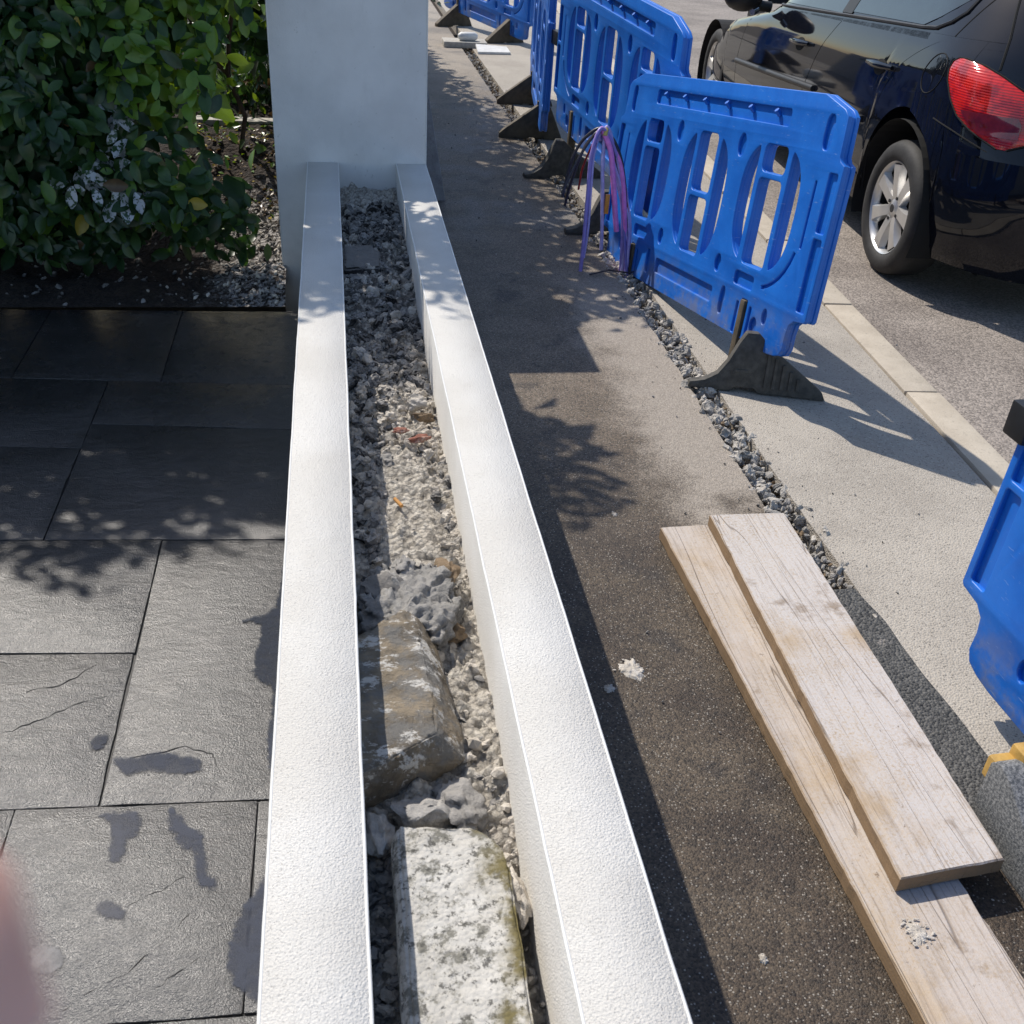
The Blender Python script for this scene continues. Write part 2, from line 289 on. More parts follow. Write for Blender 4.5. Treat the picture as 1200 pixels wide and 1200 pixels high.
M['blade'] = leafmat('grass_blade', (.05, .10, .05), (.09, .16, .07), (.08, .15, .03))
M['bark'] = simple('bark', (.055, .038, .026), .9, .35, 40, .006, 90)
M['edging'] = simple('edging_concrete', (.42, .40, .36), .9, .15, 30, .003)
q = NB('skin'); c = q.mix(q.ramp(q.noise(60, 4), .35, .65), (.62, .34, .27), (.70, .42, .35))
M['skin'] = q.done(c, .5, q.bump(q.noise(900, 3), .3, .0004), Subsurface_Weight=.15, Subsurface_Radius=(.01, .004, .002), Subsurface_Scale=.3)
M['nail'] = simple('nail', (.72, .48, .42), .3, .05)
M['ground'] = simple('earth', (.12, .10, .08), .95, .2, 3)
M['butt'] = simple('cigarette_filter', (.55, .27, .08), .8, .15)
M['bag'] = simple('white_wrapper', (.7, .7, .68), .5, .08)

# ------------------------------------------------------------------ object helpers
def link(o, parent=None):
    COL.objects.link(o)
    if parent: o.parent = parent
    return o
def tag(o, label=None, cat=None, group=None, kind=None):
    if label: o['label'] = label
    if cat: o['category'] = cat
    if group: o['group'] = group
    if kind: o['kind'] = kind
    return o
def empty(name, loc=(0, 0, 0), rz=0.0):
    o = bpy.data.objects.new(name, None); COL.objects.link(o); o.location = loc; o.rotation_euler = (0, 0, rz); o.empty_display_size = .05; return o
class MB:
    def __init__(s): s.v = []; s.f = []; s.mi = []
    def add(s, vs, fs, mi=0):
        k = len(s.v); s.v += [tuple(x) for x in vs]; s.f += [tuple(i + k for i in f) for f in fs]; s.mi += [mi] * len(fs)
    def box(s, lo, hi, mi=0):
        x0, y0, z0 = lo; x1, y1, z1 = hi
        s.add([(x0, y0, z0), (x1, y0, z0), (x1, y1, z0), (x0, y1, z0), (x0, y0, z1), (x1, y0, z1), (x1, y1, z1), (x0, y1, z1)],
              [(0, 3, 2, 1), (4, 5, 6, 7), (0, 1, 5, 4), (1, 2, 6, 5), (2, 3, 7, 6), (3, 0, 4, 7)], mi)
    def prism(s, poly, z0, z1, mi=0):
        n = len(poly); s.add([(x, y, z0) for x, y in poly] + [(x, y, z1) for x, y in poly],
              [tuple(range(n))[::-1], tuple(range(n, 2 * n))] + [(i, (i + 1) % n, n + (i + 1) % n, n + i) for i in range(n)], mi)
    def tube(s, pts, r, n=8, mi=0, caps=True):
        pts = [Vector(p) for p in pts]; rs = r if isinstance(r, (list, tuple)) else [r] * len(pts)
        k = len(s.v); ref = Vector((.3, .5, .81))
        for i, p in enumerate(pts):
            d = (pts[min(i + 1, len(pts) - 1)] - pts[max(i - 1, 0)]).normalized()
            a = d.cross(ref).normalized(); b = d.cross(a)
            for j in range(n):
                t = 2 * math.pi * j / n; s.v.append(tuple(p + (a * math.cos(t) + b * math.sin(t)) * rs[i]))
        for i in range(len(pts) - 1):
            for j in range(n):
                s.f.append((k + i * n + j, k + i * n + (j + 1) % n, k + (i + 1) * n + (j + 1) % n, k + (i + 1) * n + j)); s.mi.append(mi)
        if caps:
            s.f.append(tuple(k + j for j in range(n))[::-1]); s.f.append(tuple(k + (len(pts) - 1) * n + j for j in range(n))); s.mi += [mi, mi]
    def mesh(s, name, mats, smooth=False):
        me = bpy.data.meshes.new(name); me.from_pydata(s.v, [], s.f); me.update()
        for m in (mats if isinstance(mats, (list, tuple)) else [mats]): me.materials.append(m)
        if len(set(s.mi)) > 1: me.polygons.foreach_set('material_index', s.mi)
        if smooth: me.polygons.foreach_set('use_smooth', [True] * len(me.polygons))
        return me
    def build(s, name, mats, parent=None, smooth=False, bevel=0.0, seg=2):
        me = s.mesh(name, mats, smooth)
        if bevel:
            bm = bmesh.new(); bm.from_mesh(me); bmesh.ops.recalc_face_normals(bm, faces=bm.faces)
            ed = [e for e in bm.edges if len(e.link_faces) == 2 and e.calc_face_angle(0) > .5]
            bmesh.ops.bevel(bm, geom=ed, offset=bevel, segments=seg, affect='EDGES', profile=.6, clamp_overlap=True)
            bm.to_mesh(me); bm.free(); me.polygons.foreach_set('use_smooth', [True] * len(me.polygons))
            try: me.set_sharp_from_angle(angle=R(40))
            except Exception: pass
        else:
            bm = bmesh.new(); bm.from_mesh(me); bmesh.ops.recalc_face_normals(bm, faces=bm.faces); bm.to_mesh(me); bm.free()
            if smooth:
                try: me.set_sharp_from_angle(angle=R(50))
                except Exception: pass
        return link(bpy.data.objects.new(name, me), parent)
def struct(name, mb, mat, parent=None, **kw):
    o = mb.build(name, mat, parent, **kw)
    if not parent: o['kind'] = 'structure'
    return o

# ------------------------------------------------------------------ ground, pavement, trench, kerb, road
g = MB(); g.add([(-120, -60, -.45), (160, -60, -.45), (160, 300, -.45), (-120, 300, -.45)], [(0, 1, 2, 3)])
struct('ground', g, M['ground'])
TR0 = [(-3.0, 1.285), (2.12, 1.285), (2.5, 1.283), (4.5, 1.312), (5.5, 1.30), (7.0, 1.29), (11.5, 1.28), (40, 1.28)]   # trench west edge (y,x)
def lerp_tab(tab, y):
    for (a, p), (b, r) in zip(tab, tab[1:]):
        if a <= y <= b: return p + (r - p) * (y - a) / (b - a)
    return tab[0][1] if y < tab[0][0] else tab[-1][1]
def west(y): return lerp_tab(TR0, y) + .010 * noise.noise((y * 9, 0, 1)) + .005 * noise.noise((y * 37, 0, 4))
def east(y): return lerp_tab(TR0, y) + .105 + .004 * noise.noise((y * 8, 5, 1))
def strip(x0f, x1f, ys, z, zb, nx=1):
    m = MB(); vs = []; n = len(ys)
    for y in ys:
        a, b = x0f(y), x1f(y); vs += [(a, y, zb), (a, y, z), (b, y, z), (b, y, zb)]
    fs = []
    for i in range(n - 1):
        for j in range(3): fs.append((4 * i + j, 4 * i + j + 1, 4 * i + 5 + j, 4 * i + 4 + j))
    fs += [(0, 3, 2, 1), tuple(4 * (n - 1) + k for k in range(4))]
    m.add(vs, fs); return m
YS = [-3 + .04 * i for i in range(380)] + [13, 16, 20, 30, 40]
KX = lambda y: 2.10 + .067 * (y - 2.6) if y < 20 else 2.10 + .067 * 17.4
struct('pavement', strip(lambda y: -.15 if y > 5.0 else .36, west, YS, 0, -.2), M['asphalt'])
struct('pale_pavement', strip(east, lambda y: KX(y) - .012, YS, .002, -.2), M['pale'])
tb = MB(); tb.add([(1.2, -3, -.085), (1.5, -3, -.085), (1.5, 40, -.085), (1.2, 40, -.085)], [(0, 1, 2, 3)])
struct('trench_bed', tb, M['soil'])
struct('asphalt_patch', strip(lambda y: west(y) + .003, lambda y: east(y) + .018 * noise.noise((y * 5, 2, 2)) + .055 * min(1, max(0, 2.0 - y)), [-3 + .03 * i for i in range(170)], .005, -.15), M['fresh'])
kr = tag(empty('kerb', (0, 0, 0)), kind='structure')
kb = MB()
kb.box((-.0, 0.004, -.15), (.135, .906, .008)); kmesh = kb.build('kerb_stone', M['kerb'], kr, bevel=.006)
y = -2.2; ang = math.atan(.067); i = 0
while y < 16:
    o = kmesh if i == 0 else link(kmesh.copy(), kr)
    o.location = (KX(y), y, random.uniform(-.003, .003)); o.rotation_euler = (random.uniform(-.003, .003), random.uniform(-.006, .006), -ang + random.uniform(-.004, .004)); y += .912; i += 1
rd = MB(); rd.add([(KX(-8) + .12, -8, -.022), (60, -8, -.022), (60, 200, -.022), (4.0, 200, -.022), (KX(30) + .12, 30, -.022)], [(0, 1, 2, 3, 4)])
struct('road', rd, M['road'])
gut = MB(); gut.add([(KX(-2) + .136, -2, -.019), (KX(-2) + .152, -2, -.019), (KX(15) + .158, 15, -.019), (KX(15) + .136, 15, -.019)], [(0, 1, 2, 3)])
struct('gutter_joint', gut, M['soil'])

# ------------------------------------------------------------------ stones
def rockverts(seed, sub=2, sq=(1, 1, 1), rough=.35, facet=.0):
    bm = bmesh.new(); bmesh.ops.create_icosphere(bm, subdivisions=sub, radius=1)
    r = random.Random(seed); pl = [(Vector((r.gauss(0, 1), r.gauss(0, 1), r.gauss(0, 1))).normalized(), r.uniform(.55, .85)) for _ in range(7)]
    for v in bm.verts:
        p = v.co.copy()
        for n, d in pl:
            k = p.dot(n) - d
            if k > 0: p -= n * k * .9
        p *= 1 + rough * .5 * noise.noise(v.co * 1.7 + Vector((seed * 3.1, 0, 0))) + rough * .25 * noise.noise(v.co * 4.1 + Vector((0, seed * 1.3, 0)))
        v.co = Vector((p.x * sq[0], p.y * sq[1], p.z * sq[2]))
    vs = [v.co.copy() for v in bm.verts]; fs = [[v.index for v in f.verts] for f in bm.faces]; bm.free(); return vs, fs
RK = [rockverts(k, 2 if k % 2 else 1, (1, random.uniform(.45, 1), random.uniform(.35, .8)), .7) for k in range(14)]
RK2 = [rockverts(k + 20, 3, (1, random.uniform(.5, 1), random.uniform(.4, .8)), .9) for k in range(12)]
def scatter(mb, n, posf, sizef, nm, lib=RK):
    for _ in range(n):
        p = posf()
        if p is None: continue
        s_ = sizef(); vs, fs = random.choice(lib)
        qq = Quaternion((random.gauss(0, 1), random.gauss(0, 1), random.gauss(0, 1), random.gauss(0, 1))).normalized().to_matrix()
        mb.add([qq @ v * s_ + Vector(p) for v in vs], fs, nm())
# gravel left in the trench
gv = MB()
def gpos():
    y = 2.02 + (random.random() ** 1.25) * 9.4
    a, b = west(y) - .004, east(y) + .004
    return (random.uniform(a, b), y, -.062 + random.uniform(0, .052))
scatter(gv, 2600, gpos, lambda: random.uniform(.007, .018), lambda: random.choice((0, 0, 0, 1, 2)))
scatter(gv, 260, lambda: (random.uniform(1.28, 1.42), random.uniform(2.1, 5.5), -.03 + random.uniform(0, .03)), lambda: random.uniform(.018, .028), lambda: random.choice((0, 1)), RK2)
o = gv.build('trench_gravel', [M['gravel'], M['gravel2'], M['st_brown']]); tag(o, 'loose grey gravel lying in the narrow trench along the pavement', 'gravel', kind='stuff')
# grit and crumbs lying on the footway and road
cr = MB()
def gritpos():
    k = random.random()
    if k < .30: return (random.uniform(.65, 2.05), random.uniform(.3, 8), .004)
    if k < .6: y = random.uniform(2, 9); return (random.choice((west(y) - abs(random.gauss(0, .04)), east(y) + abs(random.gauss(0, .05)))), y, .004)
    if k < .8: return (random.uniform(.4, 1.2), random.uniform(4.8, 9.5), .004)
    return (random.uniform(2.3, 4.5), random.uniform(2, 14), -.02)
scatter(cr, 620, gritpos, lambda: random.uniform(.002, .0065), lambda: random.choice((0, 1, 1, 2)))
o = cr.build('grit', [M['st_light'], M['st_grey'], M['st_dark']]); tag(o, 'loose grit and mortar crumbs scattered over the pavement and road', 'grit', kind='stuff')

# ------------------------------------------------------------------ imprinted paving on the left
pv = MB(); pv.add([(-4.5, -3, -.006), (-.13, -3, -.006), (-.13, 4.13, -.006), (-4.5, 4.17, -.006)], [(0, 1, 2, 3)])
paving = struct('paving', pv, M['grout'])
def slab(poly, gap=.0016):
    cx = sum(p[0] for p in poly) / len(poly); cy = sum(p[1] for p in poly) / len(poly)
    pts = []
    for i, p in enumerate(poly):                             # edges subdivided and slightly worn
        q_ = poly[(i + 1) % len(poly)]; L = math.hypot(q_[0] - p[0], q_[1] - p[1]); k = max(1, int(L / .05))
        for j in range(k):
            t = j / k; x = p[0] + (q_[0] - p[0]) * t; y_ = p[1] + (q_[1] - p[1]) * t
            d = math.hypot(cx - x, cy - y_) or 1; w = gap + .0022 * noise.noise((x * 14, y_ * 14, 3))
            pts.append((x + (cx - x) / d * w * 1.3, y_ + (cy - y_) / d * w * 1.3))
    m = MB(); dz = random.uniform(-.001, .001); m.prism(pts, -.03, dz)
    return m.build('paving_slab', M['slate'], paving, bevel=.003)
yH = lambda x, y0, s: y0 + s * (x + .18)
H1 = lambda x: yH(x, 2.424, -.062); H3 = lambda x: yH(x, 1.478, -.05); H4 = lambda x: yH(x, 1.015, -.03); H0 = lambda x: yH(x, 3.414, -.09); HT = lambda x: yH(x, 4.114, -.03)
H2 = lambda x: 1.965 - .074 * (x + .519); Hs = lambda x: 3.077 - .104 * (x + .194); H0b = lambda x: 2.982 - .097 * (x + .865)
XW = -.128
def quad(xa, xb, fb, ft): return [(xa, fb(xa)), (xb, fb(xb)), (xb, ft(xb)), (xa, ft(xa))]
slab(quad(-1.45, -.517, H2, H1)); slab(quad(-1.25, -.520, H3, H2)); slab(quad(-.517, XW, H3, H1))
slab(quad(-.68, -.204, H4, H3)); slab(quad(-.204, XW, H4, H3)); slab(quad(-1.3, -.68, H4, H3))
slab(quad(-1.6, -.833, H0b, H0)); slab(quad(-1.6, -.835, H1, H0b)); slab(quad(-.833, XW, Hs, H0)); slab(quad(-.835, XW, H1, Hs))
slab(quad(-.652, XW, H0, HT)); slab(quad(-1.168, -.652, H0, HT)); slab(quad(-1.75, -1.168, H0, HT))
Hb = lambda x: .52
slab(quad(-.45, XW, Hb, H4)); slab(quad(-1.1, -.45, Hb, H4))
for xa, xb in ((-.6, XW), (-1.2, -.6), (-1.9, -1.2)):
    slab(quad(xa, xb, lambda x: -.1, Hb)); slab(quad(xa - .1 if xa < -1 else xa, xb - (.1 if xb < -1 else 0), lambda x: -1.0, lambda x: -.1))
for xa, xb, a, b in ((-2.3, -1.25, H3, H2), (-2.3, -1.45, H2, H1), (-2.4, -1.3, H4, H3), (-2.5, -1.6, H1, H0), (-2.6, -1.75, H0, HT), (-2.1, -1.1, Hb, H4), (-3.4, -2.6, H0, HT), (-3.4, -2.5, H1, H0), (-3.2, -2.3, H3, H1), (-3.3, -2.1 - .3, Hb, H3)):
    slab(quad(xa, xb, a, b))
# puddles
def blob(pts, z=.0022, wob=.011):
    out = []; n = len(pts)
    for i in range(n):
        p0, p1, p2, p3 = (pts[(i + k - 1) % n] for k in range(4))
        for j in range(9):
            t = j / 9; c_ = [.5 * ((2 * p1[a]) + (-p0[a] + p2[a]) * t + (2 * p0[a] - 5 * p1[a] + 4 * p2[a] - p3[a]) * t * t + (-p0[a] + 3 * p1[a] - 3 * p2[a] + p3[a]) * t ** 3) for a in (0, 1)]
            out.append((min(-.126, c_[0] + wob * noise.fractal((c_[0] * 55, c_[1] * 55, 1), .7, 2.2, 3)), c_[1] + wob * noise.fractal((c_[0] * 55, c_[1] * 55, 7), .7, 2.2, 3)))
    return out
def puddle(pts, label, z=.0022):
    pts = blob(pts, wob=.0); n = len(pts); mg = .016; h = .0045
    x0, x1 = min(p[0] for p in pts) - mg, min(-.124, max(p[0] for p in pts) + mg); y0, y1 = min(p[1] for p in pts) - mg, max(p[1] for p in pts) + mg
    nx, ny = int((x1 - x0) / h) + 1, int((y1 - y0) / h) + 1; idx, vs, wet, fs = {}, [], [], []
    def sd(x, y):
        best, ins = 9, False
        for k in range(n):
            (ax, ay), (bx, by) = pts[k], pts[(k + 1) % n]; dx, dy = bx - ax, by - ay; t = max(0, min(1, ((x - ax) * dx + (y - ay) * dy) / (dx * dx + dy * dy + 1e-12)))
            best = min(best, math.hypot(x - ax - dx * t, y - ay - dy * t))
            if (ay > y) != (by > y) and x < ax + dx * (y - ay) / (dy or 1e-9): ins = not ins
        return best if ins else -best
    for b_ in range(ny + 1):
        for a_ in range(nx + 1):
            x, y = x0 + (x1 - x0) * a_ / nx, y0 + (y1 - y0) * b_ / ny; d_ = sd(x, y)
            if d_ > -mg: idx[a_, b_] = len(vs); vs.append((x, y, z)); wet.append(d_)
    for b_ in range(ny):
        for a_ in range(nx):
            q_ = [(a_, b_), (a_ + 1, b_), (a_ + 1, b_ + 1), (a_, b_ + 1)]
            if all(k in idx for k in q_): fs.append(tuple(idx[k] for k in q_))
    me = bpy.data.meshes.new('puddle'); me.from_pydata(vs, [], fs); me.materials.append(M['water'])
    at = me.attributes.new('wet', 'FLOAT', 'POINT'); at.data.foreach_set('value', wet)
    return tag(link(bpy.data.objects.new('puddle', me)), label, 'puddle', 'puddles on the grey paving')
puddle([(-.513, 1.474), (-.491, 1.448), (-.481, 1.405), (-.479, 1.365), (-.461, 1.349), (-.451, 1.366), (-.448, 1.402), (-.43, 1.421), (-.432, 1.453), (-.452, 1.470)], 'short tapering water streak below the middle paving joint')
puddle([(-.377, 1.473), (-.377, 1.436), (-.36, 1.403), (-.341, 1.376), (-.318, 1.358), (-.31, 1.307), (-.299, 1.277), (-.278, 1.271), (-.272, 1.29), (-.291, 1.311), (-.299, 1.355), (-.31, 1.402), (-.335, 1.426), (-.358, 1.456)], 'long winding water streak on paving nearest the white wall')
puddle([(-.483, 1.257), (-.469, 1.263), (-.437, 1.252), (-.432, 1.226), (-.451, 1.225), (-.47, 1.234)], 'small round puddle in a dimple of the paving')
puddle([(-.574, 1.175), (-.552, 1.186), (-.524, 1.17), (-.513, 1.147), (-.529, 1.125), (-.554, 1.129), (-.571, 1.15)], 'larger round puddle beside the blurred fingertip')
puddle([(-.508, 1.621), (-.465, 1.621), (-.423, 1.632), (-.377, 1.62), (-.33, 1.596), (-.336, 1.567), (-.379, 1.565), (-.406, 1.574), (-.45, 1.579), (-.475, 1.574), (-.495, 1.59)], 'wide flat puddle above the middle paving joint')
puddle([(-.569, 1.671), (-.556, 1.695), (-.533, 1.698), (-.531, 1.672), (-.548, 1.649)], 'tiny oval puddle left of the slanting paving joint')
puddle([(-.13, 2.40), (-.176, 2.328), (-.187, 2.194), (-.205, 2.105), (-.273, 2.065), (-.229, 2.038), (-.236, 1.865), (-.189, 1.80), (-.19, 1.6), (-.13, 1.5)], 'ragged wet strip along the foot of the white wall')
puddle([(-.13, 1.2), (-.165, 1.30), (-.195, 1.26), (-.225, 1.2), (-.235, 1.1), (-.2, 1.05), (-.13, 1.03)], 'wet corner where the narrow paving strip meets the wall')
# cracks pressed into the big slab: thin raised-lip lines
def ridge(pts, label):
    m = MB(); fine = blob_open(pts); m.tube([(x, y_, -.0003 + .0016 * noise.noise((x * 45, y_ * 45, 9))) for x, y_ in fine], [.0014 * (.35 + .65 * math.sin(math.pi * min(1, (i + 1) / len(fine)))) for i in range(len(fine))], 5)
    o = m.build('crack', M['grout'], paving, smooth=True)
def blob_open(pts):
    out = []
    for i in range(len(pts) - 1):
        for j in range(6):
            t = j / 6; x = pts[i][0] + (pts[i + 1][0] - pts[i][0]) * t; y_ = pts[i][1] + (pts[i + 1][1] - pts[i][1]) * t
            out.append((x + .007 * noise.fractal((x * 40, y_ * 40, 0), .7, 2.2, 3), y_ + .007 * noise.fractal((x * 40, y_ * 40, 5), .7, 2.2, 3)))
    return out + [pts[-1]]
ridge([(-.56, 1.03), (-.523, 1.049), (-.474, 1.076), (-.43, 1.102), (-.379, 1.137), (-.361, 1.163), (-.316, 1.215), (-.287, 1.235), (-.259, 1.221), (-.236, 1.267)], '')
ridge([(-.425, 1.251), (-.376, 1.276), (-.34, 1.301), (-.312, 1.302)], '')
ridge([(-.76, 1.72), (-.70, 1.75), (-.62, 1.80), (-.56, 1.82)], ''); ridge([(-.74, 1.85), (-.66, 1.87), (-.60, 1.93)], '')
ridge([(-.48, 1.62), (-.37, 1.64), (-.31, 1.62), (-.285, 1.56)], ''); ridge([(-.36, 1.08), (-.31, 1.11), (-.27, 1.15)], '')

# ------------------------------------------------------------------ planter walls and pillar
def wall(x0, x1, label):
    r = tag(empty('planter_wall', ((x0 + x1) / 2, 1.6, 0)), label, 'wall', 'low white planter walls')
    hw_ = (x1 - x0) / 2; ys = [-2.9 + 5.706 * k / 160 for k in range(161)]; wv = lambda y, k: .0013 * noise.noise((y * 5 + x0 * 40, k, 0)) + .0006 * noise.noise((y * 23, k, x0))
    m = MB(); vs = []
    for y in ys: vs += [(-hw_, y, -.2), (-hw_ + wv(y, 1), y, .536), (-hw_ + .004 + wv(y, 1), y, .54 + wv(y, 2)), (hw_ - .004 + wv(y, 3), y, .54 + wv(y, 4)), (hw_ + wv(y, 3), y, .536), (hw_, y, -.2)]
    nn = len(ys); m.add(vs, [(6 * i + j, 6 * i + j + 1, 6 * i + 7 + j, 6 * i + 6 + j) for i in range(nn - 1) for j in range(5)] + [(0, 5, 4, 3, 2, 1), tuple(6 * (nn - 1) + k for k in range(6))]); m.build('rendered_block', M['render'], r, smooth=True)
    for s_ in (-1, 1):
        b = MB(); b.tube([(hw_ * s_ - .0018 * s_ + wv(y, 1 if s_ < 0 else 3), min(2.805, max(-2.899, y)), .5382 + wv(y, 2 if s_ < 0 else 4)) for y in ys], .0026, 8); b.build('edge_bead', M['bead'], r, smooth=True)
    return r
wall(-.122, .007, 'white rendered wall beside the dark grey paving')
wall(.245, .372, 'white rendered wall beside the brown asphalt pavement')
pr = tag(empty('gate_pillar', (.063, 4.715, 0)), 'square white rendered pillar at the far end of both walls', 'pillar')
m = MB(); m.box((-.312, -.307, -.2), (.309, .305, 1.32)); m.build('shaft', M['pillar'], pr, bevel=.006)
m = MB()
for sx in (-.311, .308): m.tube([(sx, -.306, .02), (sx, -.306, 1.318)], .003, 6)
m.build('edge_bead', M['bead'], pr, smooth=True)
# battered end of the neighbour's boundary wall behind the pillar
nw = tag(empty('boundary_wall', (.2, 8.6, 0)), 'grey splashed wall end behind the white pillar', 'wall')
m = MB(); prof = [(-.35, -.2), (.40, -.2), (.398, 0), (.285, .62), (.24, .95), (-.1, .95)]
n = len(prof); m.add([(x, -2.85, z) for x, z in prof] + [(x, 4.6, z) for x, z in prof], [tuple(range(n)), tuple(range(n, 2 * n))[::-1]] + [(i, (i + 1) % n, n + (i + 1) % n, n + i) for i in range(n)])
m.build('rendered_block', stone('splashed_render', (.30, .29, .28), (.42, .41, .40), (.12, .11, .1), .35, 14), nw, bevel=.006)

# ------------------------------------------------------------------ rubble between the walls
def rz(x, y):
    z = .372 + .012 * noise.noise((x * 9, y * 4, 0))
    if y > 2.6: z += min(.05, (y - 2.6) * .04)
    if y > 4.0: z += (y - 4.0) * .05
    if y < 1.15: z -= min(.05, (1.15 - y) * .25)
    z += .016 * noise.fractal((x * 26, y * 26, 2), .9, 2.1, 4) + .012 * max(0, noise.noise((x * 38, y * 38, 9)))
    amp = (.020 if y > 2.3 else .017 if y < 1.75 else .006 + .010 * max(0, (x - .17) / .07))
    t = noise.turbulence((x * 30, y * 28, 5), 4, True, amplitude_scale=.62, frequency_scale=2.1)
    z += amp * (t - .9) + .004 * noise.noise((x * 150, y * 150, 2))
    return z - .012 * math.exp(-((x - .02) / .03) ** 2)
m = MB(); nx, ny = 44, 900; vs = []
for j in range(ny + 1):
    y = -1.2 + 5.62 * j / ny
    for i in range(nx + 1):
        x = .004 + .245 * i / nx; vs.append((x, y, rz(x, y)))
m.add(vs, [(j * (nx + 1) + i, j * (nx + 1) + i + 1, (j + 1) * (nx + 1) + i + 1, (j + 1) * (nx + 1) + i) for j in range(ny) for i in range(nx)])
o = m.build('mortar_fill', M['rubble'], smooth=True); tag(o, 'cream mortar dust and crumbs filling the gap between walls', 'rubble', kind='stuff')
rb = MB()
def rpos(ya, yb, xa=.012, xb=.24, up=.3):
    def f():
        x = random.uniform(xa, xb); y = random.uniform(ya, yb); return (x, y, rz(x, y) + random.uniform(-.004, .006))
    return f
far_m = lambda: random.choice((1, 1, 2, 2, 2, 0, 0, 0)); mid_m = lambda: random.choice((0, 0, 0, 0, 0, 1, 0, 0, 2)); near_m = lambda: random.choice((0, 0, 0, 0, 0, 1))
scatter(rb, 520, rpos(2.55, 4.2), lambda: .004 + .016 * random.random() ** 2, far_m)
scatter(rb, 140, rpos(2.5, 4.2), lambda: random.uniform(.016, .027), lambda: random.choice((1, 1, 2, 0)), RK2)
scatter(rb, 90, rpos(2.65, 4.2), lambda: random.uniform(.013, .032), lambda: random.choice((2, 2, 2, 1, 0)), RK2)
scatter(rb, 60, rpos(1.9, 2.9, .01, .10), lambda: random.uniform(.010, .024), lambda: random.choice((2, 1, 1)), RK2)
scatter(rb, 30, rpos(3.75, 4.2, .05, .2), lambda: random.uniform(.012, .03), lambda: 2, RK2)
scatter(rb, 320, rpos(2.2, 2.75), lambda: .004 + .014 * random.random() ** 2, mid_m)
scatter(rb, 40, rpos(2.25, 2.7), lambda: random.uniform(.015, .026), lambda: random.choice((0, 0, 1, 0)), RK2)
scatter(rb, 130, rpos(1.7, 2.3), lambda: .0015 + .006 * random.random() ** 3, mid_m)
scatter(rb, 120, rpos(1.5, 3.0, .01, .06), lambda: random.uniform(.006, .024), lambda: random.choice((1, 2, 1, 0)), RK2)
scatter(rb, 90, rpos(1.8, 2.6, .20, .245), lambda: random.uniform(.006, .018), near_m, RK2)
scatter(rb, 150, rpos(1.0, 1.75, .15, .245), lambda: .003 + .016 * random.random() ** 3, near_m)
scatter(rb, 110, rpos(.5, 1.15, .20, .245), lambda: .003 + .014 * random.random() ** 3, near_m)
scatter(rb, 180, rpos(.5, 1.12, .01, .05), lambda: random.uniform(.006, .02), lambda: random.choice((1, 0, 1)), RK2)
scatter(rb, 500, rpos(-1.1, .5), lambda: random.uniform(.005, .02), near_m)
o = rb.build('rubble', [M['st_light'], M['st_grey'], M['st_dark'], M['st_brick']]); tag(o, 'broken stones and mortar lumps lying between the white walls', 'rubble', kind='stuff')
def hull_rock(name, pts, mat, label, cat, seed=1, sub=3, amp=.006, bev=.006, group=None, parent=None):
    bm = bmesh.new()
    for p in pts: bm.verts.new(p)
    bmesh.ops.convex_hull(bm, input=bm.verts)
    for v in [v for v in bm.verts if not v.link_faces]: bm.verts.remove(v)
    bmesh.ops.dissolve_limit(bm, angle_limit=R(8), verts=bm.verts, edges=bm.edges)
    bmesh.ops.bevel(bm, geom=list(bm.edges), offset=bev, segments=2, affect='EDGES', clamp_overlap=True)
    bmesh.ops.triangulate(bm, faces=bm.faces)
    for _ in range(sub):
        le = [e for e in bm.edges if e.calc_length() > .009]
        if not le or len(bm.faces) > 14000: break
        bmesh.ops.subdivide_edges(bm, edges=le, cuts=1); bmesh.ops.triangulate(bm, faces=[f for f in bm.faces if len(f.verts) > 3])
    bm.normal_update()
    for v in bm.verts:
        p = v.co * 18 + Vector((seed * 7, 0, 0))
        v.co += v.normal * (amp * noise.fractal(p, .9, 2.2, 4) + amp * .8 * noise.noise(v.co * 70) + amp * .35 * noise.noise(v.co * 170))
    me = bpy.data.meshes.new(name); bm.to_mesh(me); bm.free(); me.materials.append(mat); me.polygons.foreach_set('use_smooth', [True] * len(me.polygons))
    o = link(bpy.data.objects.new(name, me), parent)
    if label: tag(o, label, cat, group)
    return o
hull_rock('building_stone', [(-.002, 1.43, .458), (.025, 1.455, .458), (.092, 1.512, .455), (.116, 1.494, .452), (.116, 1.416, .455), (.130, 1.249, .455), (.129, 1.188, .452), (.045, 1.136, .452), (0.0, 1.116, .45),
    (.145, 1.53, .395), (.165, 1.39, .39), (.180, 1.23, .395), (.178, 1.185, .385), (.005, 1.125, .35), (.07, 1.149, .35), (.175, 1.20, .36), (0, 1.45, .36), (.10, 1.55, .36), (.15, 1.53, .36)],
    M['sandstone'], 'large brown squared stone wedged against the left white wall', 'stone', 3, 5, .0035, .006)
hull_rock('mortar_lump', [(.01, 1.64, .42), (.022, 1.60, .425), (.068, 1.70, .43), (.157, 1.72, .42), (.203, 1.657, .425), (.207, 1.535, .42), (.15, 1.455, .43), (.093, 1.53, .44), (.015, 1.53, .43), (.01, 1.5, .36), (.21, 1.56, .36), (.15, 1.74, .37), (.03, 1.73, .37), (.16, 1.46, .36)],
    M['st_lump2'], 'mortar crusted grey lump behind the large brown stone', 'stone', 5, 5, .016, .010)
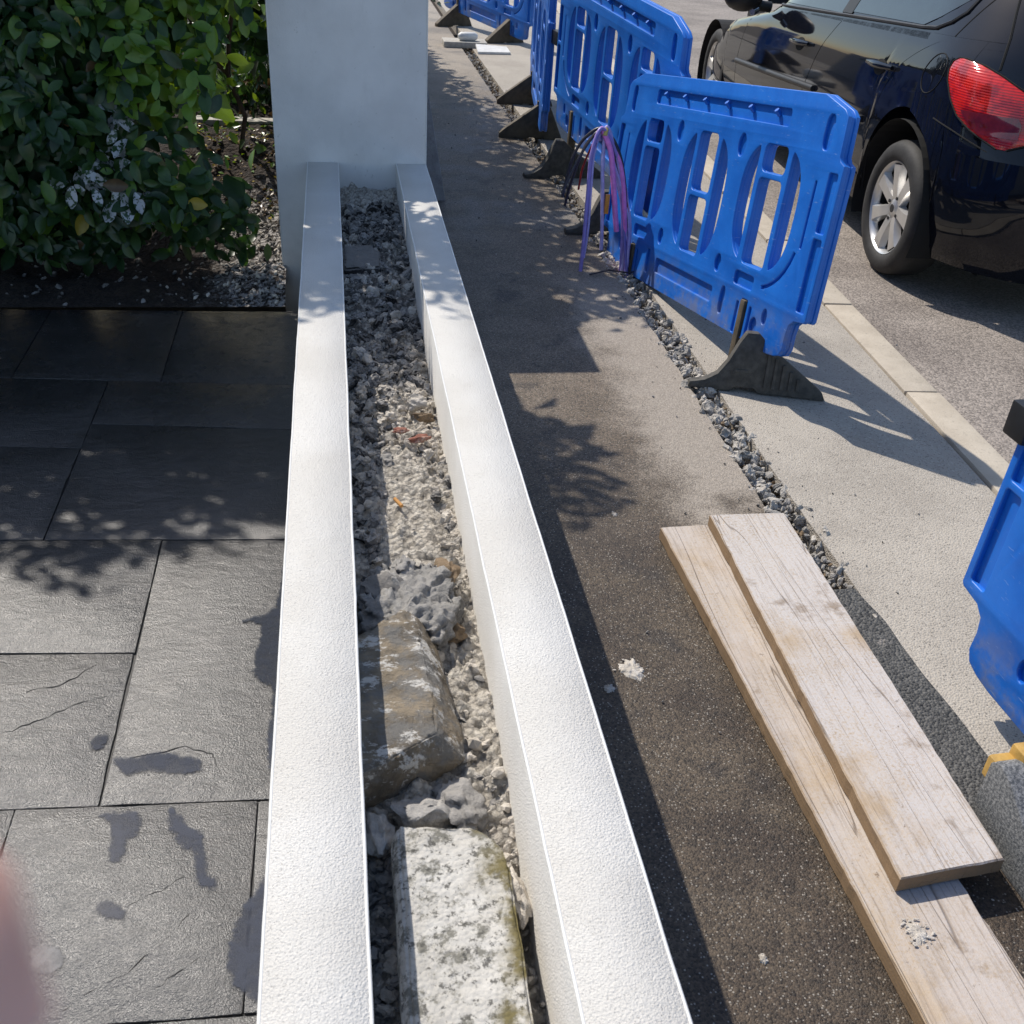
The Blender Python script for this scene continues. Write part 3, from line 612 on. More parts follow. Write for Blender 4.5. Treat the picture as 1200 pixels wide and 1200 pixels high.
sl = hull_rock('coping_slab', [(.058, 1.044, .41), (.168, 1.03, .41), (.205, 1.0, .408), (.217, .958, .408), (.215, .885, .41), (.214, .818, .41), (.207, .70, .41), (.204, .4, .41), (.056, .4, .41),
    (.046, 1.03, .395), (.046, .40, .395), (.046, 1.03, .345), (.046, .4, .345), (.21, 1.0, .345), (.216, .95, .345), (.21, .4, .345)], M['lichen'], 'pale lichen spotted concrete slab lying nearest in the gap', 'slab', 8, 5, .0022, .004)
def rock_at(name, x, y, z, s_, mat, label, cat='stone', seed=1, sq=(1, .8, .6), rot=0.0, group='loose stones between the walls'):
    vs, fs = rockverts(seed, 4, (s_ * sq[0], s_ * sq[1], s_ * sq[2]), .8)
    vs = [v * (1 + .10 * noise.fractal(v / s_ * 3.2 + Vector((seed, 0, 0)), .9, 2.2, 4)) for v in vs]; m = MB(); m.add(vs, fs); o = m.build(name, mat, smooth=True)
    o.location = (x, y, z); o.rotation_euler = (random.uniform(-.3, .3), random.uniform(-.3, .3), rot); return tag(o, label, cat, group)
rock_at('loose_stone', .192, 1.675, .405, .034, M['st_brown'], 'brown chip behind the mortar lump by the right wall', seed=41, sq=(.8, 1.2, .8))
rock_at('loose_stone', .106, 1.70, .415, .026, M['st_grey'], 'rounded grey stone just behind the mortar lump', seed=42, sq=(1, 1.2, .9))
rock_at('loose_stone', .205, 2.01, .388, .019, M['st_dark'], 'black stone alone on the pale mortar', seed=43)
rock_at('loose_stone', .19, 2.465, .405, .03, M['st_light'], 'cream mortar nugget below the grey rubble', seed=44, sq=(1, .8, .8))
rock_at('loose_stone', .205, 2.39, .40, .028, M['st_brown'], 'dark brown stone beside the right wall near the brick bits', seed=45, sq=(1, .5, .5))
rock_at('loose_stone', .225, .925, .372, .034, M['st_light'], 'buff stone between the lichen slab and right wall', seed=46, sq=(.6, 1.3, .7))
rock_at('loose_stone', .028, 1.055, .375, .032, M['st_lump'], 'grey lump between the lichen slab and left wall', seed=47, sq=(.7, 1.3, .8))
rock_at('loose_stone', .11, 1.10, .365, .05, M['st_lump'], 'white crusted stone under the front of the brown stone', seed=48, sq=(1.1, .8, .7))
rock_at('loose_stone', .165, 1.11, .362, .045, M['st_grey'], 'grey stone between brown stone and lichen slab', seed=49, sq=(.9, 1, .6))
rock_at('loose_stone', .06, 1.62, .415, .045, M['st_dark'], 'dark lump in the shadow beside the left wall', seed=50, sq=(1, 1, .6))
rock_at('loose_stone', .19, 1.52, .385, .03, M['st_brown'], 'rusty edged stone at the right of the mortar lump', seed=52, sq=(1.1, .8, .8))
hull_rock('dark_block', [(.012, 3.65, .435), (.10, 3.66, .44), (.145, 3.60, .435), (.14, 3.47, .425), (.01, 3.45, .425), (.012, 3.65, .36), (.145, 3.6, .36), (.138, 3.455, .36), (.01, 3.44, .36)], M['st_dark'], 'dusty dark block by left wall near pillar', 'stone', 11, 4, .005, .006)
for x, y, s_, sd_, lb in ((.135, 2.31, .020, 61, 'pinkish red brick chip nearer the left white wall'), (.185, 2.27, .024, 62, 'flat red brick chip nearer the right white wall')):
    rock_at('brick_piece', x, y, .402, s_, M['st_brick'], lb, 'brick', sd_, (1.2, .6, .4), .3, 'red brick chips in the rubble')
m = MB(); m.tube([(-.016, 0, 0), (.016, 0, 0)], .0045, 10); o = m.build('cigarette_butt', M['butt'], smooth=True); o.location = (.113, 1.985, .392); o.rotation_euler = (0, .1, R(-62)); tag(o, 'orange cigarette butt lying on the cream mortar', 'cigarette butt')

# ------------------------------------------------------------------ timber boards
def board(name, poly, z0, z1, label, seed, mat='wood'):
    cx = sum(p[0] for p in poly) / 4; cy = sum(p[1] for p in poly) / 4
    th_ = math.atan2(poly[0][0] - poly[3][0], poly[0][1] - poly[3][1])     # tilt of the long axis off +Y
    pts = []
    for i, p in enumerate(poly):
        r_ = poly[(i + 1) % 4]; L = math.hypot(r_[0] - p[0], r_[1] - p[1]); k = max(2, int(L / .025))
        for j in range(k):
            t = j / k; x = p[0] + (r_[0] - p[0]) * t - cx; y_ = p[1] + (r_[1] - p[1]) * t - cy; w = .0020 * noise.fractal((x * 34, y_ * 34, seed), .85, 2.1, 4); nt_ = max(0, noise.noise((x * 9 + 3, y_ * 11, seed + 4)) - .30) * .018; w -= math.copysign(nt_, x)
            pts.append((x + w, y_ + w))
    m = MB(); n = len(pts); ring = lambda ins, z: [(x - ins * (1 if x > 0 else -1), y_ - ins * (1 if y_ > 0 else -1), z + .0015 * noise.noise((x * 6, y_ * 3, seed))) for x, y_ in pts]
    m.add(ring(.002, z0) + ring(0, z0 + .002) + ring(.0, z1 - .003) + ring(.003, z1), [tuple(range(n))[::-1], tuple(range(3 * n, 4 * n))] + [(a * n + i, a * n + (i + 1) % n, (a + 1) * n + (i + 1) % n, (a + 1) * n + i) for a in range(3) for i in range(n)])
    o = m.build(name, M[mat]); o.location = (cx, cy, 0)
    return tag(o, label, 'plank', 'timber boards on the pavement')
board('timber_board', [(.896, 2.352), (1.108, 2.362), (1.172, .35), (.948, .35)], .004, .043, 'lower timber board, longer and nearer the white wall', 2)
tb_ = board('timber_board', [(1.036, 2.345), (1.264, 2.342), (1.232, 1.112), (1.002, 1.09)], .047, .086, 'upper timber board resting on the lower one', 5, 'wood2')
def splat(x, y, r_, label, n=14, mat='st_light', z=.001):
    m = MB(); vs = [(0, 0, .005)]; NA, NR = 40, 5; fs_ = []
    for k in range(1, NR + 1):
        for i in range(NA):
            a = i / NA * 2 * math.pi; rr = r_ * (.6 + .7 * abs(noise.fractal((math.cos(a) * 1.6 + x * 9, math.sin(a) * 1.6, y * 5), .8, 2.1, 4))) * k / NR
            px, py = rr * math.cos(a) * .8, rr * math.sin(a); vs.append((px, py, -.0015 if k == NR else max(.0008, (.0065 * (1 - (k / NR) ** 2) + .004 * noise.noise(((x + px) * 90, (y + py) * 90, 0))))))
    for i in range(NA): fs_.append((0, 1 + i, 1 + (i + 1) % NA))
    for k in range(NR - 1):
        for i in range(NA): fs_.append((1 + k * NA + i, 1 + (k + 1) * NA + i, 1 + (k + 1) * NA + (i + 1) % NA, 1 + k * NA + (i + 1) % NA))
    m.add(vs, fs_)
    for _ in range(n):
        vs, fs = random.choice(RK); s_ = random.uniform(.0015, .0055); a = random.uniform(0, 6.28); d_ = r_ * random.random() ** .7; m.add([Vector((v.x, v.y, v.z * .5)) * s_ + Vector((d_ * math.cos(a), d_ * math.sin(a), .003)) for v in vs], fs)
    o = m.build('mortar_splash', M[mat]); o.location = (x, y, z); tag(o, label, 'mortar splash', 'mortar splashes on the pavement')
splat(.672, 1.80, .045, 'biggest cream mortar splash at the shadow edge', 22); splat(.795, 2.49, .013, 'small white mortar splash near the board corner', 4)
splat(.718, 1.011, .012, 'round mortar dab on the dark damp asphalt', 4); splat(.60, 1.74, .018, 'pale mortar smear in the shadow of the right wall', 6)
splat(1.005, 1.005, .032, 'crumbly dried mortar patch on the lower timber board', 40, z=.0435)
splat(1.385, 1.95, .016, 'white mortar fleck on the dark asphalt patch', 5)

# ------------------------------------------------------------------ road works barriers
def sup(cx, cy, rx, ry, n=20, e=2.0):
    out = []
    for i in range(n):
        t = 2 * math.pi * (i + .5) / n; c_, s_ = math.cos(t), math.sin(t)
        out.append((cx + rx * math.copysign(abs(c_) ** (2 / e), c_), cy + ry * math.copysign(abs(s_) ** (2 / e), s_)))
    return out
def rrect(x0, x1, y0, y1, r_=.012):
    r_ = min(r_, (x1 - x0) / 2.01, (y1 - y0) / 2.01); out = []
    for cx, cy, a0 in ((x1 - r_, y1 - r_, 0), (x0 + r_, y1 - r_, 90), (x0 + r_, y0 + r_, 180), (x1 - r_, y0 + r_, 270)):
        for k in range(4): a = R(a0 + 30 * k); out.append((cx + r_ * math.cos(a), cy + r_ * math.sin(a)))
    return out
half = [(.79, .905), (.925, .865), (.952, .845), (.960, .72), (.972, .705), (.998, .694), (1.0, .68), (1.0, .175), (.992, .166), (.93, .158), (.905, .138), (.898, .10), (.90, .05), (.885, .022), (.85, .010), (.80, .004)]
OUTL = half + [(-x, z) for x, z in half[::-1]]
def crescent(cx, cy, rx, ry, side, cut):
    pts = []
    for i in range(25):
        t = -math.pi / 2 + math.pi * i / 24; x = rx * max(0, math.cos(t)) ** (2 / 2.9); z = ry * math.copysign(abs(math.sin(t)) ** (2 / 2.9), t)
        if x >= cut: pts.append((cx + side * x, cy + z))
    a, b = pts[0], pts[-1]; return pts + [(cx + side * (cut + .006), b[1] + .004), (cx + side * cut, b[1] - .012), (cx + side * cut, a[1] + .012), (cx + side * (cut + .006), a[1] - .004)]
THRU, POCK = [], []
for cx, cy, ry, bar in ((-.555, .495, .225, .605), (0, .465, .25, .462), (.555, .495, .225, .605)):
    for s_ in (-1, 1): THRU.append(crescent(cx, cy, .215, ry, s_, .118))
    THRU.append(rrect(cx - .084, cx + .084, cy - ry + .005, bar - .011, .02)); THRU.append(rrect(cx - .084, cx + .084, bar + .011, cy + ry - .005, .025))
for s_ in (-1, 1):
    POCK += [sup(s_ * .862, .787, .026, .058, 16, 3), sup(s_ * .286, .69, .03, .043, 16), sup(s_ * .291, .236, .026, .036, 14), sup(s_ * .664, .072, .026, .034, 14), sup(s_ * .385, .107, .02, .056, 14, 3), sup(s_ * .73, .125, .018, .03, 12)]
    a, b = sorted((s_ * .925, s_ * .978)); POCK += [rrect(a, b, .468, .665, .008), rrect(a, b, .195, .448, .008)]
    a, b = sorted((s_ * .852, s_ * .864)); POCK.append(rrect(a, b, .40, .63, .005))
    a, b = sorted((s_ * .448, s_ * .60 if s_ > 0 else s_ * .60)); POCK.append(rrect(a, b, .19, .243, .014))
    for k in (-.052, .052): POCK.append(rrect(s_ * .57 + k - .009, s_ * .57 + k + .009, .012, .135, .006))
    POCK.append(rrect(s_ * .57 - .022, s_ * .57 + .022, .012, .152, .004))
    arc = [(s_ * (.60 + .245 * math.cos(R(a_))), .44 + .235 * math.sin(R(a_))) for a_ in range(-15, -76, -10)]
    POCK.append(arc + [(s_ * (.60 + .232 * math.cos(R(a_))), .44 + .222 * math.sin(R(a_))) for a_ in range(-75, -14, 10)])
POCK += [rrect(-.60, .60, .783, .842, .014), rrect(-.293, .293, .076, .139, .014)]
def curve_mesh(polys, ext, bev, off):
    cu = bpy.data.curves.new('tmp', 'CURVE'); cu.dimensions = '2D'; cu.fill_mode = 'BOTH'; cu.extrude = ext; cu.bevel_depth = bev; cu.bevel_resolution = 2; cu.offset = off
    for p in polys:
        sp = cu.splines.new('POLY'); sp.points.add(len(p) - 1); sp.use_cyclic_u = True
        for k, (x, z) in enumerate(p): sp.points[k].co = (x, z, 0, 1)
    ob = bpy.data.objects.new('tmp', cu); COL.objects.link(ob); dg = bpy.context.evaluated_depsgraph_get(); dg.update()
    me = bpy.data.meshes.new_from_object(ob.evaluated_get(dg)); COL.objects.unlink(ob); bpy.data.objects.remove(ob)
    return [v.co.copy() for v in me.vertices], [tuple(p.vertices) for p in me.polygons]
pm = MB()
skinv, skinf = curve_mesh([OUTL] + THRU + POCK, .0045, .0038, -.0038)
corev, coref = curve_mesh([[(x * .994, .452 + (z - .452) * .990) for x, z in OUTL]] + THRU, .0085, .002, -.001)
for v, f, off in ((skinv, skinf, -.0155), (corev, coref, 0), (skinv, skinf, .0155)):
    pm.add([(p.x, p.z + off, p.y) for p in v], f)
studs = MB()
for k in range(6):
    x = -.5 + .2 * k
    pm.tube([(x, -.030, .832), (x, -.012, .815)], .010, 6); pm.tube([(x, .030, .832), (x, .012, .815)], .010, 6)
panel_me = pm.mesh('panel', M['blue']); bm_ = bmesh.new(); bm_.from_mesh(panel_me); bmesh.ops.remove_doubles(bm_, verts=bm_.verts, dist=.0001); bmesh.ops.recalc_face_normals(bm_, faces=bm_.faces); bm_.to_mesh(panel_me); bm_.free()
panel_me.polygons.foreach_set('use_smooth', [True] * len(panel_me.polygons)); panel_me.set_sharp_from_angle(angle=R(38))
def foot_mesh(kind):
    # profile in (across the barrier, up); far side straight, near side hollow
    if kind == 0: pr_ = [(-.215, 0), (-.21, .022), (-.155, .034), (-.11, .062), (-.075, .115), (-.045, .185), (-.022, .225), (.022, .225), (.09, .165), (.285, .03), (.30, 0), (.05, 0), (.03, .018), (-.04, .018), (-.055, 0)]
    else: pr_ = [(-.29, 0), (-.29, .035), (-.26, .06), (-.03, .23), (.025, .235), (.06, .22), (.15, .02), (.155, 0), (.03, 0), (.01, .015), (-.08, .015), (-.10, 0)]
    m = MB(); n = len(pr_); w = .032
    m.add([(-w, y_, z) for y_, z in pr_] + [(w, y_, z) for y_, z in pr_], [tuple(range(n)), tuple(range(n, 2 * n))[::-1]] + [(i, (i + 1) % n, n + (i + 1) % n, n + i) for i in range(n)])
    me = m.build('foot', M['rubber'], bevel=.006); d_ = me.data; COL.objects.unlink(me); bpy.data.objects.remove(me)
    extra = MB()
    for s_ in (-1, 1):
        for k in range(5):
            yb = .045 + .03 * k; ht = .14 - .024 * k
            if kind == 0: extra.box((s_ * .0325 - .006, yb + .02, .025), (s_ * .0325 + .006, yb + .031, .03 + ht * .95))
        extra.box((s_ * .0325 - .003, -.05, .075), (s_ * .0325 + .003, .0, .085))
    em = extra.mesh('x', M['rubber']); bm = bmesh.new(); bm.from_mesh(d_); bm.from_mesh(em); bm.to_mesh(d_); bm.free(); return d_
FOOT = [foot_mesh(0), foot_mesh(1)]
FOOT_B = [f.copy() for f in FOOT]
for f in FOOT_B: f.materials.clear(); f.materials.append(M['rubber_brown'])
def barrier(P, label, feet=((-.57, 0), (.57, 0)), clip=True, browns=False, fix={}):
    x0, y0, z0, th, slope, lean = P
    d = Vector((math.cos(th) * math.cos(slope), math.sin(th) * math.cos(slope), math.sin(slope)))
    hn = Vector((-math.sin(th), math.cos(th), 0)); u0 = d.cross(-hn)
    if u0.z < 0: u0 = d.cross(hn)
    up = u0 * math.cos(lean) + hn * math.sin(lean)
    yy = up.cross(d)
    root = tag(empty('safety_barrier', (x0, y0, 0)), label, 'barrier', 'blue plastic barriers along the trench')
    o = bpy.data.objects.new('panel', panel_me); link(o, root)
    o.matrix_local = Matrix(((d.x, yy.x, up.x, 0), (d.y, yy.y, up.y, 0), (d.z, yy.z, up.z, z0), (0, 0, 0, 1)))
    for u, kind in feet:
        q_ = d * u + up * .0 + Vector((0, 0, z0))
        f = bpy.data.objects.new('foot', (FOOT_B if browns else FOOT)[kind]); link(f, root)
        f.location = (q_.x, q_.y, -.004); f.rotation_euler = (0, 0, math.atan2(yy.y, yy.x) - math.pi / 2)
        if u in fix:
            (fx, fy, fz), fa, fb = fix[u]; f.location = (fx - x0, fy - y0, fz); f.rotation_euler = (0, fb, fa)
    for u, kind in feet:
        m = MB(); m.box((u - .017, -.034, -.13), (u + .017, .012, .150)); m.build('foot_post', M['rubber_brown'], o, bevel=.004)
    return root, d, up, yy
barrier((1.474, 4.073, .05, -1.453, .135, .118), 'nearest whole blue barrier, leaning, beside the parked car\'s rear wheel', ((-.57, 0), (.57, 0)), fix={-.57: ((1.405, 4.62, -.20), R(-96), R(-8)), .57: ((1.500, 3.31, .0), R(-106), R(-13))})
barrier((1.482, 5.744, .216, -1.483, -.039, -.005), 'blue barrier standing upright behind the purple ducts', ((-.57, 0), (.57, 0)), fix={.57: ((1.39, 5.19, .0), R(-93), R(-3)), -.57: ((1.345, 6.29, .0), R(-88), R(0))})
barrier((1.485, 7.85, .10, math.atan2(-1.95, -.25), 0, 0), 'blue barrier seen almost edge on with brown feet', ((-.57, 1), (.57, 1)), browns=True)
barrier((1.629, 12.06, .107, -1.187, -.057, -.028), 'farthest blue barrier cut off at the photo top', ((-.57, 1), (.57, 1)), browns=True)
root, d, up, yy = barrier((1.498, .745, .102, -1.528, .004, .028), 'blue barrier cut off by the right edge beside the boards', ())
# black hinge clip on the cut-off barrier and between the far ones
def clip(root, off, rz_):
    m = MB(); m.box((-.035, -.045, -.04), (.035, .045, .04)); m.box((-.045, -.03, -.03), (.045, .03, .03)); o = m.build('hinge_clip', M['black'], root, bevel=.006); o.location = off; o.rotation_euler = (0, 0, rz_)
CL = d * -1.0 + up * .60 + Vector((0, 0, .102)); clip(root, tuple(CL), -1.528)
m = MB(); m.box((-.07, -.05, -.04), (.07, .05, .04)); o = m.build('hinge_clip', M['black'], bevel=.006); o.location = (1.415, 6.80, .72); o.rotation_euler = (0, 0, R(-85)); tag(o, 'black hinge block joining two upright blue barriers', 'hinge')
# wedge shaped foot of the cut-off barrier
m = MB(); prof = [(-.16, 0), (-.165, .022), (.06, .182), (.10, .195), (.125, .18), (.125, 0)]; n = len(prof)
m.add([(0, y_, z) for y_, z in prof] + [(.42, y_, z) for y_, z in prof], [tuple(range(n)), tuple(range(n, 2 * n))[::-1]] + [(i, (i + 1) % n, n + (i + 1) % n, n + i) for i in range(n)])
wf = m.build('foot', M['granite'], root, bevel=.008); wf.location = (1.272 - 1.498, 1.15 - .745, 0); wf.rotation_euler = (0, 0, R(3))
m = MB(); m.box((.05, .095, .13), (.40, .140, .208)); m.box((.002, .100, .13), (.052, .138, .185)); yf = m.build('foot_cap', M['yellow'], wf, bevel=.006)
# litter by the far feet
lt = tag(empty('concrete_flag', (1.32, 11.2, .02)), 'pale broken flag under the farthest barrier foot', 'slab')
m = MB(); m.box((-.22, -.14, -.02), (.22, .13, .035)); m.build('flag', M['edging'], lt, bevel=.006)
m = MB(); m.tube([(-.10, 0, 0), (-.07, 0, 0), (.07, .01, 0), (.10, .01, 0)], [.02, .042, .042, .02], 12); o = m.build('plastic_bottle', M['bag'], smooth=True); o.location = (1.35, 11.16, .095); tag(o, 'white roll lying on the pale flag by the far barrier', 'roll')
m = MB(); m.add([(-.16, -.13, .0), (.17, -.10, .0), (.16, .12, .02), (-.15, .14, .03), (-.16, -.13, -.02), (.17, -.10, -.02), (.16, .12, 0), (-.15, .14, .01)], [(0, 1, 2, 3), (7, 6, 5, 4), (0, 4, 5, 1), (1, 5, 6, 2), (2, 6, 7, 3), (3, 7, 4, 0)])
o = m.build('plastic_sheet', M['bag']); o.location = (1.56, 10.85, .025); tag(o, 'white flat sheet lying between the two far barrier feet', 'sheet')

# ------------------------------------------------------------------ ducts and cables
cr_ = tag(empty('duct_bundle', (1.33, 4.75, 0)), 'bundle of purple and pink ducts arching out of the trench', 'cables')
def duct(pts, r_, mat, name='duct'):
    pts = [Vector(p) for p in pts]; fine = []
    for i in range(len(pts) - 1):
        p0, p1, p2, p3 = pts[max(0, i - 1)], pts[i], pts[i + 1], pts[min(len(pts) - 1, i + 2)]
        for j in range(8):
            t = j / 8; fine.append(.5 * ((2 * p1) + (p2 - p0) * t + (2 * p0 - 5 * p1 + 4 * p2 - p3) * t * t + (3 * p1 - p0 - 3 * p2 + p3) * t ** 3))
    fine.append(pts[-1]); m = MB(); m.tube([p - Vector((1.33, 4.75, 0)) for p in fine], r_, 8); return m.build(name, M[mat], cr_, smooth=True)
PK = (1.225, 4.76, .62)
rnd = random.Random(3)
def up_leg(k): return [(1.37 + rnd.uniform(-.04, .04), 4.62 + rnd.uniform(-.05, .08), -.08), (1.345 + rnd.uniform(-.03, .03), 4.66, .20), (1.295 + rnd.uniform(-.02, .02), 4.71, .47 + rnd.uniform(-.02, .02)), (PK[0] + rnd.uniform(-.015, .015), PK[1] + rnd.uniform(-.015, .015), PK[2] + rnd.uniform(-.012, .015))]
duct(up_leg(0) + [(1.16, 4.70, .53), (1.15, 4.66, .35), (1.14, 4.61, .15), (1.132, 4.585, .01)], .0095, 'purple')
duct(up_leg(1) + [(1.175, 4.71, .54), (1.165, 4.67, .38), (1.16, 4.63, .20), (1.145, 4.60, .07)], .0065, 'lilac')
duct(up_leg(2) + [(1.245, 4.70, .55), (1.265, 4.66, .42), (1.285, 4.64, .28), (1.30, 4.63, .19)], .013, 'pink')
duct(up_leg(3) + [(1.215, 4.70, .50), (1.222, 4.66, .34), (1.23, 4.64, .2), (1.235, 4.63, .10)], .009, 'lilac')
duct(up_leg(4) + [(1.15, 4.74, .57), (1.08, 4.73, .44), (1.04, 4.72, .34)], .0065, 'darkduct')
duct(up_leg(5) + [(1.14, 4.78, .58), (1.09, 4.79, .48), (1.07, 4.80, .36), (1.06, 4.8, .30)], .0075, 'darkduct')
duct(up_leg(6) + [(1.17, 4.80, .57), (1.13, 4.83, .46), (1.10, 4.85, .32), (1.09, 4.86, .24)], .007, 'darkduct')
duct(up_leg(7) + [(1.19, 4.80, .56), (1.16, 4.84, .44), (1.15, 4.86, .32)], .005, 'redduct')
for k, mt in enumerate(('purple', 'lilac', 'violet', 'lilac', 'purple', 'purple', 'violet')): duct(up_leg(k + 8) + [(1.19 + .01 * k, 4.75, .575)], .0085, mt)
m = MB(); m.tube([(-.11, -.02, .60), (-.10, .0, .625), (-.085, .02, .61)], .012, 8); m.build('cable_tie', M['tape'], cr_, smooth=True)
m = MB(); m.box((-.098, -.115, .27), (-.078, -.10, .36)); m.build('marker_tag', M['orange'], cr_, bevel=.003)
m = MB(); m.tube([(0, 0, 0), (.10, .03, .012), (.2, .02, .002), (.26, .05, .006)], .004, 6); o = m.build('cable_end', M['darkduct'], smooth=True); o.location = (1.17, 4.55, .006); tag(o, 'thin dark wire lying flat below the hanging ducts', 'wire')

# ------------------------------------------------------------------ parked car
CO = Vector((2.672, 4.70, 0)); CTH = R(85.4)
car = tag(empty('parked_car', CO, CTH), 'black hatchback parked at the kerb with red tail light', 'car')
# car frame: +x forward from the rear hub, +y to the left (kerb side), flank at y=0
YF, YR = 4.42, -.86
def tilt(x, zt): return zt - .06 * (x - 1.0) * min(1, max(0, (zt - .22) / .45))
def inset(zt):
    tab = [(.14, .09), (.22, .05), (.34, .018), (.5, .004), (.62, 0), (.78, .008), (.88, .022), (.97, .05), (1.03, .075), (1.15, .125), (1.3, .20), (1.42, .275), (1.47, .33), (1.5, .45)]
    return lerp_tab(tab, zt)
def rear_x(zt): return lerp_tab([(.14, -.74), (.3, -.83), (.45, -.86), (.6, -.85), (.70, -.80), (.8, -.775), (.95, -.74), (1.05, -.68), (1.2, -.56), (1.4, -.38), (1.5, -.2)], zt)
def front_x(zt): return lerp_tab([(.14, 4.30), (.3, 4.42), (.5, 4.42), (.66, 4.36), (.78, 4.2), (.86, 3.95), (.93, 3.45), (.97, 3.15), (1.03, 3.0), (1.2, 2.72), (1.42, 2.2), (1.5, 1.9)], zt)
HW = .87; EXP = 2.5
def surf(x, zt, off=0.0):                                   # point on the kerb-side flank at station x
    xr, xf, ins = rear_x(zt), front_x(zt), inset(zt); lr, lf = .80, 1.0; hw = HW - ins
    if x < xr + lr:
        s_ = min(1, max(0, (xr + lr - x) / lr)); yy_ = ins + hw * (1 - (1 - s_ ** EXP) ** (1 / EXP))
    elif x > xf - lf:
        s_ = min(1, max(0, (x - xf + lf) / lf)); yy_ = ins + hw * (1 - (1 - s_ ** 2.6) ** (1 / 2.6))
    else: yy_ = ins
    return Vector((x, -yy_ + off, tilt(x, zt)))
def rsurf(phi, zt, off=0.0):                                # rear corner by angle: 0 = flank, 1 = middle of the tail
    xr, ins = rear_x(zt), inset(zt); a = phi * math.pi / 2; lr, hw = .80, HW - ins
    x = xr + lr * (1 - math.sin(a) ** (2 / EXP)); y_ = -(ins + hw * (1 - math.cos(a) ** (2 / EXP)))
    nrm = Vector((-math.sin(a), math.cos(a), .1)).normalized(); p = Vector((x, y_, tilt(x, zt))); return p + nrm * off
def rfull(phi, zt, off=0.0):                                # all round the tail, 0..2
    if phi <= 1: return rsurf(phi, zt, off)
    p = rsurf(2 - phi, zt, off); return Vector((p.x, -2 * HW - p.y, p.z))
def gridmesh(name, f, nu, nv, mat, parent=car, two=True):
    m = MB(); vs = [f(i / nu, j / nv) for j in range(nv + 1) for i in range(nu + 1)]
    m.add(vs, [(j * (nu + 1) + i, j * (nu + 1) + i + 1, (j + 1) * (nu + 1) + i + 1, (j + 1) * (nu + 1) + i) for j in range(nv) for i in range(nu)])
    me = m.mesh(name, mat, True); o = link(bpy.data.objects.new(name, me), parent); return o
RH, FH, WR = (0.0, .31), (3.68, .29), .322
def arch_lo(x, sill=.20):
    z = sill
    for (hx, hz), r_ in ((RH, .40), (FH, .385)):
        cx = hx + (.03 if hx == 0 else .05)
        if abs(x - cx) < r_: z = max(z, hz + math.sqrt(r_ * r_ - (x - cx) ** 2))
    return z
def flank_patch(name, xa, xb, lo, hi, mat=M['paint'], nu=60, nv=26, off=0.0):
    def f(u, v):
        z = 0; xa_, xb_ = xa(v), xb(v); x = xa_ + (xb_ - xa_) * u; l, h_ = lo(x), hi(x); return surf(x, l + (h_ - l) * v, off)
    return gridmesh(name, f, nu, nv, mat)
belt = lambda x: 1.0 + .03 * max(0, min(1, (2.5 - x) / 2.5))
seamR = lambda v: lerp_tab([(0, .44), (.35, .40), (.6, .27), (.8, .10), (.93, -.02), (1, -.07)], v)     # rear door edge
seamM = lambda v: lerp_tab([(0, 1.58), (.5, 1.50), (.8, 1.38), (1, 1.24)], v)
seamF = lambda v: lerp_tab([(0, 3.02), (.6, 2.99), (1, 2.9)], v)
G_ = .004
def toinv(x, z): return z
flank_patch('rear_door', lambda v: seamR(v) + G_, lambda v: seamM(v) - G_, arch_lo, belt)
flank_patch('front_door', lambda v: seamM(v) + G_, lambda v: seamF(v) - G_, arch_lo, belt)
flank_patch('front_fender', lambda v: seamF(v) + G_, lambda v: 4.12, arch_lo, lambda x: min(.99, .78 + .2 * (4.2 - x)))
qp = flank_patch('rear_quarter', lambda v: -.30, lambda v: seamR(v) - G_, arch_lo, belt, nu=50)
# body behind the doors (dark) so the seams read as gaps
inner = gridmesh('inner_shell', lambda u, v: surf(-.1 + 3.3 * u, (arch_lo(-.1 + 3.3 * u) + .012) + (1.06 - arch_lo(-.1 + 3.3 * u)) * v, -.012), 80, 14, M['arch'])
# rear corner, bumper, hatch, front end, far side
gridmesh('rear_bumper', lambda u, v: rfull(.27 + 1.46 * u, .17 + .43 * v, .003), 80, 16, M['paint'])
def qcorner(u, v):
    zt = .722 + (1.03 - .722) * v; p0 = surf(-.30, zt); q_ = rsurf(.02 + .50 * u, zt); return q_
def rcorner(u, v):
    ph = .52 * u; lo = arch_lo(rsurf(ph, .45).x, .17); return rsurf(ph, lo + (1.035 - lo) * v, -.001)
gridmesh('rear_corner', rcorner, 60, 30, M['paint'])
gridmesh('tailgate', lambda u, v: rfull(.37 + 1.26 * u, .60 + .88 * v, .003), 60, 24, M['paint'])
gridmesh('tailgate_window', lambda u, v: rfull(.47 + 1.06 * u, 1.04 + .32 * v, .008), 40, 10, M['glass'])
# upper body: pillars and roof
gridmesh('upper_body', lambda u, v: (lambda zt: surf(rear_x(zt) + .20 + (front_x(zt) - .08 - rear_x(zt) - .20) * u, zt))(1.0 + .0 + .47 * v), 60, 14, M['paint'])
gridmesh('rear_pillar', lambda u, v: rsurf(.40 * u, 1.03 + .40 * v, .001), 16, 12, M['paint'])
roofpts = lambda u, v: (lambda a, b: Vector((a.x, a.y + (b - a.y) * v, a.z + .05 * math.sin(v * math.pi) * min(1, u * 4))))(surf(rear_x(1.47) + .16 + (front_x(1.47) - rear_x(1.47) - .16) * u, 1.47), -2 * HW + .33)
gridmesh('roof', roofpts, 20, 12, M['paint'])
def winp(xa, xb, zlo, zhi, name, off=.004):
    def f(u, v):
        zt = zlo + (zhi - zlo) * v; x = xa(v) + (xb(v) - xa(v)) * u; return surf(x, zt, off)
    return gridmesh(name, f, 24, 8, M['glass'])
